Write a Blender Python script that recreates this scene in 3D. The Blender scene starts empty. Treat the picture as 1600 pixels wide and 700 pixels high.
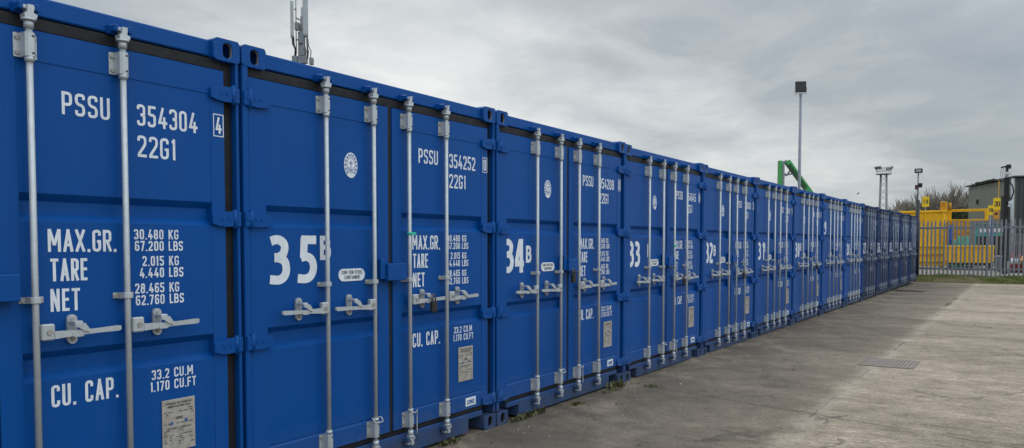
import bpy, bmesh, math, random
from mathutils import Vector, Matrix

C = bpy.context.scene
COL = C.collection
random.seed(7)
R = math.radians

# ------------------------------------------------------------------ camera
CAM = Vector((-2.7659, -3.6091, 1.4913))
YAW, PITCH, FPX, PY = .5836, -.0403, 1212.8, 82.56
cd = bpy.data.cameras.new("camera"); cam = bpy.data.objects.new("camera", cd); COL.objects.link(cam)
FW = Vector((math.cos(YAW) * math.cos(PITCH), math.sin(YAW) * math.cos(PITCH), math.sin(PITCH)))
cam.location = CAM
cam.rotation_euler = FW.to_track_quat('-Z', 'Y').to_euler()
cd.sensor_width = 36; cd.lens = FPX / 1600 * 36; cd.shift_y = PY / 1600
cd.clip_start = .05; cd.clip_end = 6000
C.camera = cam
RT = FW.cross(Vector((0, 0, 1))).normalized(); UPV = RT.cross(FW)

def ray(px, py):
    return FW + (px - 800) / FPX * RT - (py - 350 - PY) / FPX * UPV
def at(px, py, d):
    return CAM + ray(px, py) * d
def at_x(px, py, X):
    r = ray(px, py); return CAM + r * ((X - CAM.x) / r.x)

# ------------------------------------------------------------------ sky, sun, exposure
SUN = Vector((.30, 1.0, 1.30)).normalized()
w = bpy.data.worlds.new("World"); C.world = w; w.use_nodes = True
def N(nt, typ, **kw):
    n = nt.nodes.new(typ)
    for k, v in kw.items():
        if k.startswith('i_'):
            key = k[2:]; key = int(key) if key.isdigit() else key.replace('_', ' ')
            n.inputs[key].default_value = v
        else: setattr(n, k, v)
    return n
def mth(nt, op, a, b=None, c=None, clamp=False):
    n = nt.nodes.new('ShaderNodeMath'); n.operation = op; n.use_clamp = clamp
    for i, v in enumerate((a, b, c)):
        if v is None: continue
        if isinstance(v, (int, float)): n.inputs[i].default_value = v
        else: nt.links.new(v, n.inputs[i])
    return n.outputs[0]
def vmth(nt, op, a, b=None):
    n = nt.nodes.new('ShaderNodeVectorMath'); n.operation = op
    for i, v in enumerate((a, b)):
        if v is None: continue
        if isinstance(v, (tuple, Vector)): n.inputs[i].default_value = v
        else: nt.links.new(v, n.inputs[i])
    return n
def noise(nt, vec, scale, detail=4, rough=.55, dist=0):
    n = N(nt, 'ShaderNodeTexNoise'); n.inputs['Scale'].default_value = scale
    n.inputs['Detail'].default_value = detail; n.inputs['Roughness'].default_value = rough; n.inputs['Distortion'].default_value = dist
    nt.links.new(vec, n.inputs['Vector']); return n.outputs['Fac']
def ramp(nt, fac, stops):
    n = N(nt, 'ShaderNodeValToRGB'); e = n.color_ramp.elements
    while len(e) < len(stops): e.new(.5)
    for el, (p, c) in zip(e, stops):
        el.position = p; el.color = (c, c, c, 1) if isinstance(c, (int, float)) else (*c, 1)
    nt.links.new(fac, n.inputs[0]); return n.outputs[0]
def mixc(nt, fac, a, b, blend='MIX'):
    n = nt.nodes.new('ShaderNodeMix'); n.data_type = 'RGBA'; n.blend_type = blend
    for i, v in ((0, fac), (6, a), (7, b)):
        if isinstance(v, (int, float)): n.inputs[i].default_value = v
        elif isinstance(v, tuple): n.inputs[i].default_value = (*v[:3], 1)
        else: nt.links.new(v, n.inputs[i])
    return n.outputs[2]

nt = w.node_tree; nt.nodes.clear()
out = N(nt, 'ShaderNodeOutputWorld')
sky = N(nt, 'ShaderNodeTexSky', sky_type='NISHITA', sun_disc=False)
sky.sun_elevation = math.asin(SUN.z); sky.sun_rotation = math.atan2(SUN.x, SUN.y)
bg1 = N(nt, 'ShaderNodeBackground'); nt.links.new(sky.outputs[0], bg1.inputs[0]); bg1.inputs[1].default_value = .08
tc = N(nt, 'ShaderNodeTexCoord')
d = vmth(nt, 'NORMALIZE', tc.outputs['Generated']).outputs[0]
sx = N(nt, 'ShaderNodeSeparateXYZ'); nt.links.new(d, sx.inputs[0])
zc = mth(nt, 'MAXIMUM', sx.outputs[2], 0.0)
zz = mth(nt, 'ADD', zc, .16)
cv = N(nt, 'ShaderNodeCombineXYZ')
nt.links.new(mth(nt, 'DIVIDE', sx.outputs[0], zz), cv.inputs[0]); nt.links.new(mth(nt, 'DIVIDE', sx.outputs[1], zz), cv.inputs[1])
n1 = noise(nt, cv.outputs[0], .85, 6, .55, .3)
n2 = noise(nt, cv.outputs[0], 2.4, 7, .6, .5)
nn = mth(nt, 'ADD', mth(nt, 'MULTIPLY', n1, .62), mth(nt, 'MULTIPLY', n2, .38))
# brightness by direction: thin bright cloud low towards the left of the row
BR = ray(610, 190).normalized()
bd = vmth(nt, 'DOT_PRODUCT', d, tuple(BR)).outputs['Value']
gl = mth(nt, 'POWER', mth(nt, 'MAXIMUM', bd, 0.0), 16)
g2 = mth(nt, 'POWER', mth(nt, 'MAXIMUM', vmth(nt, 'DOT_PRODUCT', d, tuple(ray(1210, 285).normalized())).outputs['Value'], 0.0), 90)
lowband = mth(nt, 'POWER', mth(nt, 'SUBTRACT', 1.0, zc, clamp=True), 22)
val = mth(nt, 'ADD', mth(nt, 'MULTIPLY', mth(nt, 'SUBTRACT', nn, .5), 1.9), mth(nt, 'ADD', mth(nt, 'ADD', mth(nt, 'MULTIPLY', gl, .66), mth(nt, 'MULTIPLY', g2, .34)), mth(nt, 'MULTIPLY', lowband, .15)))
colr = ramp(nt, mth(nt, 'ADD', val, .25), [(0.0, (.33, .375, .42)), (.35, (.43, .468, .495)), (.62, (.60, .630, .64)), (1.0, (.90, .905, .88))])
# an overcast sky is brightest overhead
zen = mth(nt, 'MULTIPLY_ADD', mth(nt, 'POWER', zc, 1.6), .35, 1.0)
# extra sky brightness added behind the camera, out of view, to fill door fronts
rear = vmth(nt, 'DOT_PRODUCT', d, tuple(Vector((-.15, -1, 1.5)).normalized())).outputs['Value']
zen = mth(nt, 'ADD', zen, mth(nt, 'MULTIPLY', mth(nt, 'POWER', mth(nt, 'MAXIMUM', rear, 0.0), 1.6), 3.6))
bg2 = N(nt, 'ShaderNodeBackground'); nt.links.new(colr, bg2.inputs[0]); nt.links.new(zen, bg2.inputs[1])
mx = N(nt, 'ShaderNodeMixShader'); mx.inputs[0].default_value = .9
nt.links.new(bg1.outputs[0], mx.inputs[1]); nt.links.new(bg2.outputs[0], mx.inputs[2]); nt.links.new(mx.outputs[0], out.inputs[0])

sl = bpy.data.lights.new("sun", 'SUN'); sl.energy = .75; sl.angle = R(10); sl.color = (1, .95, .88)
so = bpy.data.objects.new("sun", sl); COL.objects.link(so); so.rotation_euler = SUN.to_track_quat('Z', 'Y').to_euler()
vs = C.view_settings; vs.view_transform = 'Standard'; vs.look = 'None'; vs.gamma = 1; vs.use_curve_mapping = False; vs.exposure = 0.0

# ------------------------------------------------------------------ materials
def mat(name, col, rough=.5, metal=0, spec=.5):
    m = bpy.data.materials.new(name); m.use_nodes = True
    b = m.node_tree.nodes['Principled BSDF']
    b.inputs['Base Color'].default_value = (*col, 1); b.inputs['Roughness'].default_value = rough
    b.inputs['Metallic'].default_value = metal; b.inputs['Specular IOR Level'].default_value = spec
    return m
def worn(name, col, col2, scale=6, rough=.5, metal=0, spec=.5, amount=.6, bump=0, stretch=(1, 1, 1), lo=.42, hi=.68):
    """paint or metal with uneven wear"""
    m = mat(name, col, rough, metal, spec); nt = m.node_tree; b = nt.nodes['Principled BSDF']
    tc = N(nt, 'ShaderNodeTexCoord'); mp = N(nt, 'ShaderNodeMapping'); mp.inputs['Scale'].default_value = stretch
    oi = N(nt, 'ShaderNodeObjectInfo')
    off = vmth(nt, 'SCALE', oi.outputs['Location']); off.inputs[3].default_value = .37
    v = vmth(nt, 'ADD', tc.outputs['Object'], off.outputs[0]).outputs[0]
    nt.links.new(v, mp.inputs['Vector'])
    a = noise(nt, mp.outputs[0], scale, 6, .62); f = ramp(nt, a, [(lo, 0.0), (hi, 1.0)])
    nt.links.new(mixc(nt, mth(nt, 'MULTIPLY', f, amount), col, col2), b.inputs['Base Color'])
    r = mth(nt, 'MULTIPLY_ADD', noise(nt, mp.outputs[0], scale * 3, 3), .3, rough - .15); nt.links.new(r, b.inputs['Roughness'])
    if bump:
        bn = N(nt, 'ShaderNodeBump'); bn.inputs['Strength'].default_value = bump; bn.inputs['Distance'].default_value = .01
        nt.links.new(noise(nt, mp.outputs[0], scale * 4, 4), bn.inputs['Height']); nt.links.new(bn.outputs[0], b.inputs['Normal'])
    return m

def blue_paint(name, base, dirt, dirty=0.0):
    m = mat(name, base, .48, 0, .13); nt = m.node_tree; b = nt.nodes['Principled BSDF']
    g = N(nt, 'ShaderNodeNewGeometry'); P = g.outputs['Position']
    big = noise(nt, P, .9, 4, .5)
    c = mixc(nt, mth(nt, 'MULTIPLY', ramp(nt, big, [(.35, 0.0), (.7, 1.0)]), .5), base, tuple(x * .82 + .004 for x in base))
    # dust runs: noise pulled out vertically
    mp = N(nt, 'ShaderNodeMapping'); mp.inputs['Scale'].default_value = (14, 14, .9); nt.links.new(P, mp.inputs['Vector'])
    run = ramp(nt, noise(nt, mp.outputs[0], 1.0, 5, .6), [(.52, 0.0), (.78, 1.0)])
    c = mixc(nt, mth(nt, 'MULTIPLY', run, .05), c, dirt)
    fine = ramp(nt, noise(nt, P, 38, 4, .7), [(.60, 0.0), (.75, 1.0)])
    c = mixc(nt, mth(nt, 'MULTIPLY', fine, .05), c, dirt)
    # splash dirt kicked up from the yard
    sz = N(nt, 'ShaderNodeSeparateXYZ'); nt.links.new(P, sz.inputs[0])
    low = mth(nt, 'SUBTRACT', 1.0, mth(nt, 'DIVIDE', sz.outputs[2], .42), clamp=True)
    sp = mth(nt, 'MULTIPLY', low, ramp(nt, noise(nt, P, 9, 6, .7), [(.30, 0.0), (.62, 1.0)]))
    c = mixc(nt, mth(nt, 'MULTIPLY', sp, .55), c, dirt)
    low2 = mth(nt, 'SUBTRACT', 1.0, mth(nt, 'MULTIPLY_ADD', sz.outputs[2], 12.0, -1.35), clamp=True)  # sill band: grey dirt, with the shade it sits in painted too
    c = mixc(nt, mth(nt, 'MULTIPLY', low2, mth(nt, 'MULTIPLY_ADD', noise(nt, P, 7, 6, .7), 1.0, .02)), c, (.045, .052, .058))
    nt.links.new(c, b.inputs['Base Color'])
    nt.links.new(mth(nt, 'MULTIPLY_ADD', noise(nt, P, 5, 4), .25, .30), b.inputs['Roughness'])
    bn = N(nt, 'ShaderNodeBump'); bn.inputs['Strength'].default_value = .12; bn.inputs['Distance'].default_value = .02
    nt.links.new(noise(nt, P, 2.6, 3), bn.inputs['Height']); nt.links.new(bn.outputs[0], b.inputs['Normal'])
    return m
BLUE = (.001, .061, .255)
M = {}
M['blue'] = blue_paint('blue container paint', BLUE, (.10, .115, .13))
M['blue_far'] = blue_paint('darker far container blue', (.0015, .024, .098), (.09, .10, .12))  # darker copy of the blue for the far containers
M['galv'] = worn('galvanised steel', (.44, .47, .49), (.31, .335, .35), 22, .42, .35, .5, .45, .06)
M['galv_dull'] = worn('dull blue grey steel', (.20, .235, .30), (.13, .155, .20), 22, .6, .2, .3, .5)  # duller, bluer copy of the galvanised steel for the far containers
M['gasket'] = worn('black rubber gasket', (.007, .007, .009), (.022, .022, .023), 9, .65, 0, .3, .6)
M['white'] = worn('white vinyl lettering', (.66, .69, .73), (.46, .49, .54), 18, .5, 0, .4, .5)
M['ink'] = mat('dark print', (.03, .03, .035), .6)
M['inkblue'] = mat('blue print', (.02, .09, .30), .6)
M['bare'] = worn('scuffed bare steel', (.34, .33, .31), (.20, .15, .11), 30, .5, .3, .5, .7)
M['dirt'] = mat('dark casting hole lining', (.06, .055, .05), .9)  # dark tone lining the lower casting holes
M['plate'] = worn('dull aluminium plate', (.40, .37, .33), (.25, .22, .19), 30, .5, .25, .5, .7)
M['black'] = worn('black plastic', (.012, .012, .014), (.03, .03, .03), 14, .5, 0, .4, .5)
M['brass'] = worn('scuffed padlock steel', (.12, .12, .125), (.06, .06, .06), 40, .4, .7)
M['green_tape'] = mat('green tape', (.02, .42, .30), .5)
M['roof'] = worn('container roof paint', (.02, .06, .18), (.12, .12, .12), 3, .6)
M['steel'] = worn('grey galvanised fence steel', (.26, .275, .315), (.16, .17, .20), 12, .5, .3, .5, .7)
M['pole'] = worn('galvanised pole', (.20, .22, .27), (.13, .14, .17), 8, .5, .3)
M['yellow'] = worn('yellow plant paint', (.82, .46, .004), (.50, .25, .006), 1.6, .5, 0, .4, .55, .1)
M['rustyellow'] = worn('rusty yellow paint', (.62, .31, .012), (.28, .11, .02), 2.2, .65, 0, .3, .8, .1)
M['sign_yellow'] = mat('yellow sign face', (.80, .55, .01), .5)
M['orange'] = mat('orange tag', (.60, .28, .02), .5)
M['clad'] = worn('olive grey cladding', (.155, .168, .138), (.135, .146, .12), .7, .55, .1, .4, .6)
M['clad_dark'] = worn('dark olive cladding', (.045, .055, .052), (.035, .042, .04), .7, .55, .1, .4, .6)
M['dark'] = mat('dark opening', (.012, .013, .014), .7)
M['teal'] = worn('teal painted panel', (.05, .33, .31), (.04, .2, .2), 3, .55)
M['tarp'] = worn('green tarpaulin', (.03, .25, .15), (.02, .15, .10), 3, .6)
M['green'] = worn('green machine paint', (.022, .29, .055), (.015, .2, .045), 3, .45, 0, .5, .5)
M['grey'] = worn('grey equipment housing', (.36, .39, .41), (.26, .28, .30), 5, .55)
M['midgrey'] = worn('mid grey steel', (.19, .21, .23), (.12, .13, .15), 5, .5, .2)
M['red'] = worn('faded red plastic', (.32, .035, .03), (.20, .02, .02), 6, .5)
M['maroon'] = worn('maroon housing', (.10, .03, .035), (.06, .02, .02), 6, .5)
M['bluep'] = worn('blue plastic', (.02, .08, .33), (.015, .05, .2), 6, .5)
M['bark'] = worn('grey brown bark', (.27, .24, .20), (.17, .15, .12), 8, .9, 0, .2, .8)
M['leaf'] = worn('green weed leaves', (.055, .10, .022), (.12, .11, .05), 25, .7, 0, .2, .8)
M['weed'] = worn('dull weed leaves', (.075, .085, .035), (.16, .135, .08), 30, .8, 0, .15, .9)
M['evergreen'] = worn('dark hedge leaves', (.03, .045, .02), (.055, .06, .03), 4, .8, 0, .2, .8)
M['grass'] = worn('rough grass', (.11, .155, .035), (.22, .185, .08), 1.3, .8, 0, .2, .9)
M['soil'] = worn('bare bank soil', (.09, .085, .045), (.13, .10, .06), 2, .95, 0, .1, .9, .6)
M['stone'] = worn('pale chippings', (.34, .31, .27), (.17, .155, .13), 20, .9)
M['glass'] = mat('lamp glass', (.20, .21, .22), .15)
M['iron'] = worn('worn dusty grating', (.21, .18, .165), (.26, .22, .19), 7, .85, 0, .2, .9)
M['bird'] = mat('dark feathers', (.04, .04, .045), .8)

def concrete():
    m = mat('brushed concrete', (.3, .28, .25), .88, 0, .2); nt = m.node_tree; b = nt.nodes['Principled BSDF']
    g = N(nt, 'ShaderNodeNewGeometry'); P = g.outputs['Position']
    sp = N(nt, 'ShaderNodeSeparateXYZ'); nt.links.new(P, sp.inputs[0]); X, Y = sp.outputs[0], sp.outputs[1]
    def scaled(*sc):
        mp = N(nt, 'ShaderNodeMapping'); mp.inputs['Scale'].default_value = sc; nt.links.new(P, mp.inputs['Vector']); return mp.outputs[0]
    mul = lambda a, c_: mth(nt, 'MULTIPLY', a, c_)
    # two pours, the row side also painted darker for the row's soft shadow, meeting at the joint along y = -2.05
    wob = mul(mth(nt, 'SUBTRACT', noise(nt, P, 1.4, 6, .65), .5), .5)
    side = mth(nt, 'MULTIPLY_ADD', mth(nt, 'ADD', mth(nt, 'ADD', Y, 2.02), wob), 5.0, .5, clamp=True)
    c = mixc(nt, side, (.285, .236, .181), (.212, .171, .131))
    bay = N(nt, 'ShaderNodeTexWhiteNoise', noise_dimensions='1D'); nt.links.new(mth(nt, 'FLOOR', mth(nt, 'DIVIDE', mth(nt, 'SUBTRACT', X, 4.5), 5.2)), bay.inputs['W'])
    c = mixc(nt, .12, c, bay.outputs['Value'], 'OVERLAY')
    def times(c, f): return mixc(nt, 1.0, c, f, 'MULTIPLY')
    # weathering at several sizes
    c = times(c, ramp(nt, noise(nt, scaled(.8, .4, 1), 1.0, 7, .66, .8), [(.34, .72), (.66, 1.22)]))
    c = times(c, ramp(nt, noise(nt, P, 3.4, 8, .74, .4), [(.34, .80), (.5, 1.02), (.68, 1.24)]))
    # brushed laitance wearing off in ragged streaks across the bay
    s1 = noise(nt, scaled(8, 1.9, 1), 1.0, 10, .80, 1.4)
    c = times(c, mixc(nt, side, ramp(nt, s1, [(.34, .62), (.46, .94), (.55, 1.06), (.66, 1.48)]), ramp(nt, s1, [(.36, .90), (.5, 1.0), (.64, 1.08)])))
    s2 = noise(nt, scaled(38, 11.0, 1), 1.0, 7, .80, .6)
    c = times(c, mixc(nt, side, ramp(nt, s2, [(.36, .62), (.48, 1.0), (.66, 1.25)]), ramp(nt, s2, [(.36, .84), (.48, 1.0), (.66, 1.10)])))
    # grit
    gr = noise(nt, P, 34, 8, .92)
    c = times(c, ramp(nt, gr, [(.38, .55), (.5, 1.0), (.64, 1.40)]))
    pits = noise(nt, scaled(22, 16, 1), 1.0, 4, .6)
    c = mixc(nt, mul(ramp(nt, pits, [(.30, 1.0), (.36, 0.0)]), .6), c, (.07, .062, .052))
    vc = N(nt, 'ShaderNodeTexVoronoi', feature='DISTANCE_TO_EDGE'); vc.inputs['Scale'].default_value = .55
    wp = N(nt, 'ShaderNodeTexNoise'); wp.inputs['Scale'].default_value = 1.6; wp.inputs['Detail'].default_value = 5; nt.links.new(P, wp.inputs['Vector'])
    wsc = vmth(nt, 'SCALE', wp.outputs['Color']); wsc.inputs[3].default_value = .5
    nt.links.new(vmth(nt, 'ADD', P, wsc.outputs[0]).outputs[0], vc.inputs['Vector'])
    crz = mul(ramp(nt, vc.outputs['Distance'], [(.004, 1.0), (.011, 0.0)]), ramp(nt, noise(nt, P, .8, 4, .6), [(.50, 0.0), (.60, 1.0)]))
    c = mixc(nt, mul(crz, .55), c, (.05, .044, .037))
    sp2 = N(nt, 'ShaderNodeTexVoronoi'); sp2.inputs['Scale'].default_value = 5.5; nt.links.new(P, sp2.inputs['Vector'])
    c = mixc(nt, mul(ramp(nt, sp2.outputs['Distance'], [(.05, 1.0), (.10, 0.0)]), .55), c, mixc(nt, ramp(nt, noise(nt, P, 3, 2), [(.5, 0.0), (.52, 1.0)]), (.06, .053, .045), (.48, .43, .36)))
    # dark dirt in patches by the sills, plus the row's contact shade painted in
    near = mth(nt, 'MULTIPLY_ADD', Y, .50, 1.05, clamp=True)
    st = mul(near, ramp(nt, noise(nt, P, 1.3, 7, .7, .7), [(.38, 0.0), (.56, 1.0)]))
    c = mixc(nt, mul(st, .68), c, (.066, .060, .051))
    vo = N(nt, 'ShaderNodeTexVoronoi'); vo.inputs['Scale'].default_value = 1.7; nt.links.new(P, vo.inputs['Vector'])
    c = mixc(nt, mul(ramp(nt, vo.outputs['Distance'], [(.02, 1.0), (.05, 0.0)]), .6), c, (.06, .055, .05))
    # joints: along the row (a pale feathered edge with a broken crack), and hairline ones across it
    def line(dist, wd, wobs, wob_scale):
        wv = mul(mth(nt, 'SUBTRACT', noise(nt, P, wob_scale, 6, .7), .5), wobs)
        return mth(nt, 'SUBTRACT', 1.0, mth(nt, 'DIVIDE', mth(nt, 'ABSOLUTE', mth(nt, 'ADD', dist, wv)), wd), clamp=True)
    brk = ramp(nt, noise(nt, P, 1.1, 5, .6), [(.50, 0.0), (.60, 1.0)])
    pale = mul(line(mth(nt, 'ADD', Y, 2.10), .13, .22, 1.6), ramp(nt, noise(nt, P, 2.7, 6, .7), [(.42, 0.0), (.60, 1.0)]))
    c = mixc(nt, mul(pale, .42), c, (.45, .41, .34))
    j1 = mul(line(mth(nt, 'ADD', Y, 2.08), .014, .09, 2.0), brk)
    xm = mth(nt, 'SUBTRACT', mth(nt, 'MODULO', mth(nt, 'ADD', mth(nt, 'MULTIPLY_ADD', Y, -.25, X), 52.0 - 4.92 + 2.6), 5.2), 2.6)
    j2 = mul(line(xm, .020, .16, 1.3), mth(nt, 'MULTIPLY_ADD', ramp(nt, noise(nt, P, .9, 5, .6), [(.40, 0.0), (.50, 1.0)]), .8, .15))
    jj = mth(nt, 'MAXIMUM', j1, j2)
    c = mixc(nt, mul(jj, .72), c, (.045, .040, .034))
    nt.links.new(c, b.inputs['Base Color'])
    bn = N(nt, 'ShaderNodeBump'); bn.inputs['Strength'].default_value = .6; bn.inputs['Distance'].default_value = .014
    hgt = mth(nt, 'ADD', mul(s2, .5), mth(nt, 'ADD', mul(gr, .5), mth(nt, 'MULTIPLY_ADD', s1, .5, mul(jj, -1.0))))
    nt.links.new(hgt, bn.inputs['Height']); nt.links.new(bn.outputs[0], b.inputs['Normal'])
    return m
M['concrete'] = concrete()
M['yard'] = worn('yard concrete beyond the fence', (.24, .215, .18), (.15, .135, .115), 1.2, .9, 0, .2, .8)
M['field'] = worn('rough field', (.10, .11, .05), (.15, .14, .08), .05, .95, 0, .1, .8)

# ------------------------------------------------------------------ mesh helpers
def add_box(bm, x0, x1, y0, y1, z0, z1, bev=0.0, mi=0):
    vs = [bm.verts.new((x, y, z)) for z in (z0, z1) for x, y in ((x0, y0), (x1, y0), (x1, y1), (x0, y1))]
    fs = [bm.faces.new([vs[i] for i in q]) for q in ((3, 2, 1, 0), (4, 5, 6, 7), (0, 1, 5, 4), (1, 2, 6, 5), (2, 3, 7, 6), (3, 0, 4, 7))]
    if bev:
        es = list({e for f in fs for e in f.edges})
        r = bmesh.ops.bevel(bm, geom=es, offset=bev, segments=1, affect='EDGES', profile=.5)
    return fs
def add_prism(bm, pts, axis, a0, a1):
    """polygon pts in the plane normal to axis, pulled from a0 to a1"""
    def v(p, a):
        if axis == 'y': return (p[0], a, p[1])
        if axis == 'x': return (a, p[0], p[1])
        return (p[0], p[1], a)
    A = [bm.verts.new(v(p, a0)) for p in pts]; B = [bm.verts.new(v(p, a1)) for p in pts]
    n = len(pts)
    for i in range(n):
        bm.faces.new((A[i], A[(i + 1) % n], B[(i + 1) % n], B[i]))
    bm.faces.new(A[::-1]); bm.faces.new(B)
def add_tube(bm, pts, rad, n=8, cap=True):
    """swept tube; rad a number or a list"""
    pts = [Vector(p) for p in pts]; rads = rad if isinstance(rad, (list, tuple)) else [rad] * len(pts)
    rings = []
    t = (pts[1] - pts[0]).normalized(); u = t.orthogonal().normalized()
    for i, p in enumerate(pts):
        t = ((pts[min(i + 1, len(pts) - 1)] - pts[max(i - 1, 0)])).normalized()
        u = (u - t * u.dot(t)).normalized(); v = t.cross(u)
        rings.append([bm.verts.new(p + (u * math.cos(2 * math.pi * k / n) + v * math.sin(2 * math.pi * k / n)) * rads[i]) for k in range(n)])
    for a, b in zip(rings, rings[1:]):
        for k in range(n):
            f = bm.faces.new((a[k], a[(k + 1) % n], b[(k + 1) % n], b[k])); f.smooth = n > 5
    if cap:
        bm.faces.new(rings[0][::-1]); bm.faces.new(rings[-1])
def mesh_of(bm, name, *mats):
    bmesh.ops.recalc_face_normals(bm, faces=bm.faces[:])
    me = bpy.data.meshes.new(name); bm.to_mesh(me); bm.free()
    for m in mats: me.materials.append(m)
    return me
def link(name, me, parent=None, loc=None):
    o = bpy.data.objects.new(name, me); COL.objects.link(o)
    if parent: o.parent = parent
    if loc is not None: o.location = loc
    return o
def obj(name, bm, m, parent=None, loc=None):
    return link(name, mesh_of(bm, name, m), parent, loc)
def BM(): return bmesh.new()
def tag(o, label, cat, group=None):
    o['label'] = label; o['category'] = cat
    if group: o['group'] = group
    return o
def thing(name, label, cat, loc=(0, 0, 0), group=None):
    o = bpy.data.objects.new(name, None); COL.objects.link(o); o.location = loc; o.empty_display_size = .2
    return tag(o, label, cat, group)
def struct(name, bm, m):
    o = obj(name, bm, m); o['kind'] = 'structure'; return o

# ------------------------------------------------------------------ lettering: condensed strokes with rounded bowls
G = {
 '0': (.46, [[(0, .5), (0, 1, 1), (1, 1, 1), (1, 0, 1), (0, 0, 1), 'c']]),
 '1': (.26, [[(.0, .86), (.62, 1.0)], [(.75, 1), (.75, 0)]]),
 '2': (.46, [[(0, .78), (0, 1, 1), (1, 1, 1), (1, .62, .6), (0, .06)], [(0, 0), (1, 0)]]),
 '3': (.46, [[(0, .8), (0, 1, 1), (1, 1, 1), (1, .53, 1), (.38, .53)], [(.5, .5), (1, .5, 1), (1, 0, 1), (0, 0, 1), (0, .2)]]),
 '4': (.50, [[(.52, 1.0), (0, .24), (1.05, .24)], [(.74, .56), (.74, 0)]]),
 '5': (.46, [[(.96, 1), (.06, 1), (.04, .55)], [(.1, .58), (1, .58, 1), (1, 0, 1), (0, 0, 1), (0, .2)]]),
 '6': (.46, [[(.98, .82), (.98, 1, 1), (0, 1, 1), (0, 0, 1), (1, 0, 1), (1, .57, 1), (.08, .57)]]),
 '7': (.44, [[(0, 1), (1, 1), (.32, 0)]]),
 '8': (.46, [[(.5, .53), (.06, .53, 1), (.06, 1, 1), (.94, 1, 1), (.94, .53, 1), 'c'], [(.5, .5), (1, .5, 1), (1, 0, 1), (0, 0, 1), (0, .5, 1), 'c']]),
 '9': (.46, [[(.02, .18), (.02, 0, 1), (1, 0, 1), (1, 1, 1), (0, 1, 1), (0, .43, 1), (.92, .43)]]),
 'A': (.50, [[(0, 0), (.5, 1)], [(.5, 1), (1, 0)], [(.2, .28), (.8, .28)]]),
 'B': (.46, [[(0, 0), (0, 1)], [(.08, 1), (.92, 1, 1), (.92, .53, 1), (.08, .53)], [(.5, .5), (1, .5, 1), (1, 0, 1), (.08, 0)]]),
 'C': (.46, [[(1, .74), (1, 1, 1), (0, 1, 1), (0, 0, 1), (1, 0, 1), (1, .26)]]),
 'D': (.46, [[(0, 0), (0, 1)], [(.08, 1), (1, 1, 1), (1, 0, 1), (.08, 0)]]),
 'E': (.40, [[(0, 0), (0, 1)], [(.08, 1), (1, 1)], [(.08, .52), (.9, .52)], [(.08, 0), (1, 0)]]),
 'F': (.40, [[(0, 0), (0, 1)], [(.08, 1), (1, 1)], [(.08, .52), (.9, .52)]]),
 'G': (.46, [[(1, .76), (1, 1, 1), (0, 1, 1), (0, 0, 1), (1, 0, 1), (1, .46), (.55, .46)]]),
 'I': (.0, [[(0, 0), (0, 1)]]),
 'K': (.48, [[(0, 0), (0, 1)], [(.95, 1), (.08, .42)], [(.36, .58), (1, 0)]]),
 'L': (.38, [[(0, 1), (0, 0)], [(.08, 0), (1, 0)]]),
 'M': (.64, [[(0, 0), (0, 1)], [(.06, 1), (.5, .26)], [(.5, .26), (.94, 1)], [(1, 1), (1, 0)]]),
 'N': (.48, [[(0, 0), (0, 1)], [(.04, 1), (.96, 0)], [(1, 0), (1, 1)]]),
 'O': (.46, [[(0, .5), (0, 1, 1), (1, 1, 1), (1, 0, 1), (0, 0, 1), 'c']]),
 'P': (.46, [[(0, 0), (0, 1)], [(.08, 1), (1, 1, 1), (1, .44, 1), (.08, .44)]]),
 'R': (.46, [[(0, 0), (0, 1)], [(.08, 1), (1, 1, 1), (1, .48, 1), (.08, .48)], [(.5, .45), (1.0, 0)]]),
 'S': (.46, [[(1, .78), (1, 1, 1), (0, 1, 1), (0, .53, 1), (1, .47, 1), (1, 0, 1), (0, 0, 1), (0, .22)]]),
 'T': (.46, [[(0, 1), (1, 1)], [(.5, .94), (.5, 0)]]),
 'U': (.46, [[(0, 1), (0, 0, 1), (1, 0, 1), (1, 1)]]),
 'V': (.50, [[(0, 1), (.5, 0)], [(.5, 0), (1, 1)]]),
 'X': (.50, [[(0, 1), (1, 0)], [(1, 1), (.55, .55)], [(.45, .45), (0, 0)]]),
 'Y': (.50, [[(0, 1), (.5, .45), (1, 1)], [(.5, .42), (.5, 0)]]),
 '-': (.30, [[(0, .5), (1, .5)]]),
 '.': (.0, [[(0, -.02), (0, .12)]]), ',': (.0, [[(0, .14), (-.04, -.12)]]),
}
def stroke_path(pts, sx, sz, closed, rad):
    """list of (x, z, round) in font units -> smooth polyline"""
    n = len(pts); P = [Vector((p[0] * sx, p[1] * sz)) for p in pts]; outp = []
    for i, p in enumerate(pts):
        rr = p[2] if len(p) > 2 else 0
        if not rr or (not closed and i in (0, n - 1)): outp.append(P[i]); continue
        a, c = P[i - 1], P[(i + 1) % n]
        la, lc = (a - P[i]).length, (c - P[i]).length
        q = min(rad * rr, la * .5, lc * .5)
        s, e = P[i] + (a - P[i]).normalized() * q, P[i] + (c - P[i]).normalized() * q
        for k in range(7):
            t = k / 6; outp.append(s.lerp(P[i], t).lerp(P[i].lerp(e, t), t))
    return outp
LIFT = [0]
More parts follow.
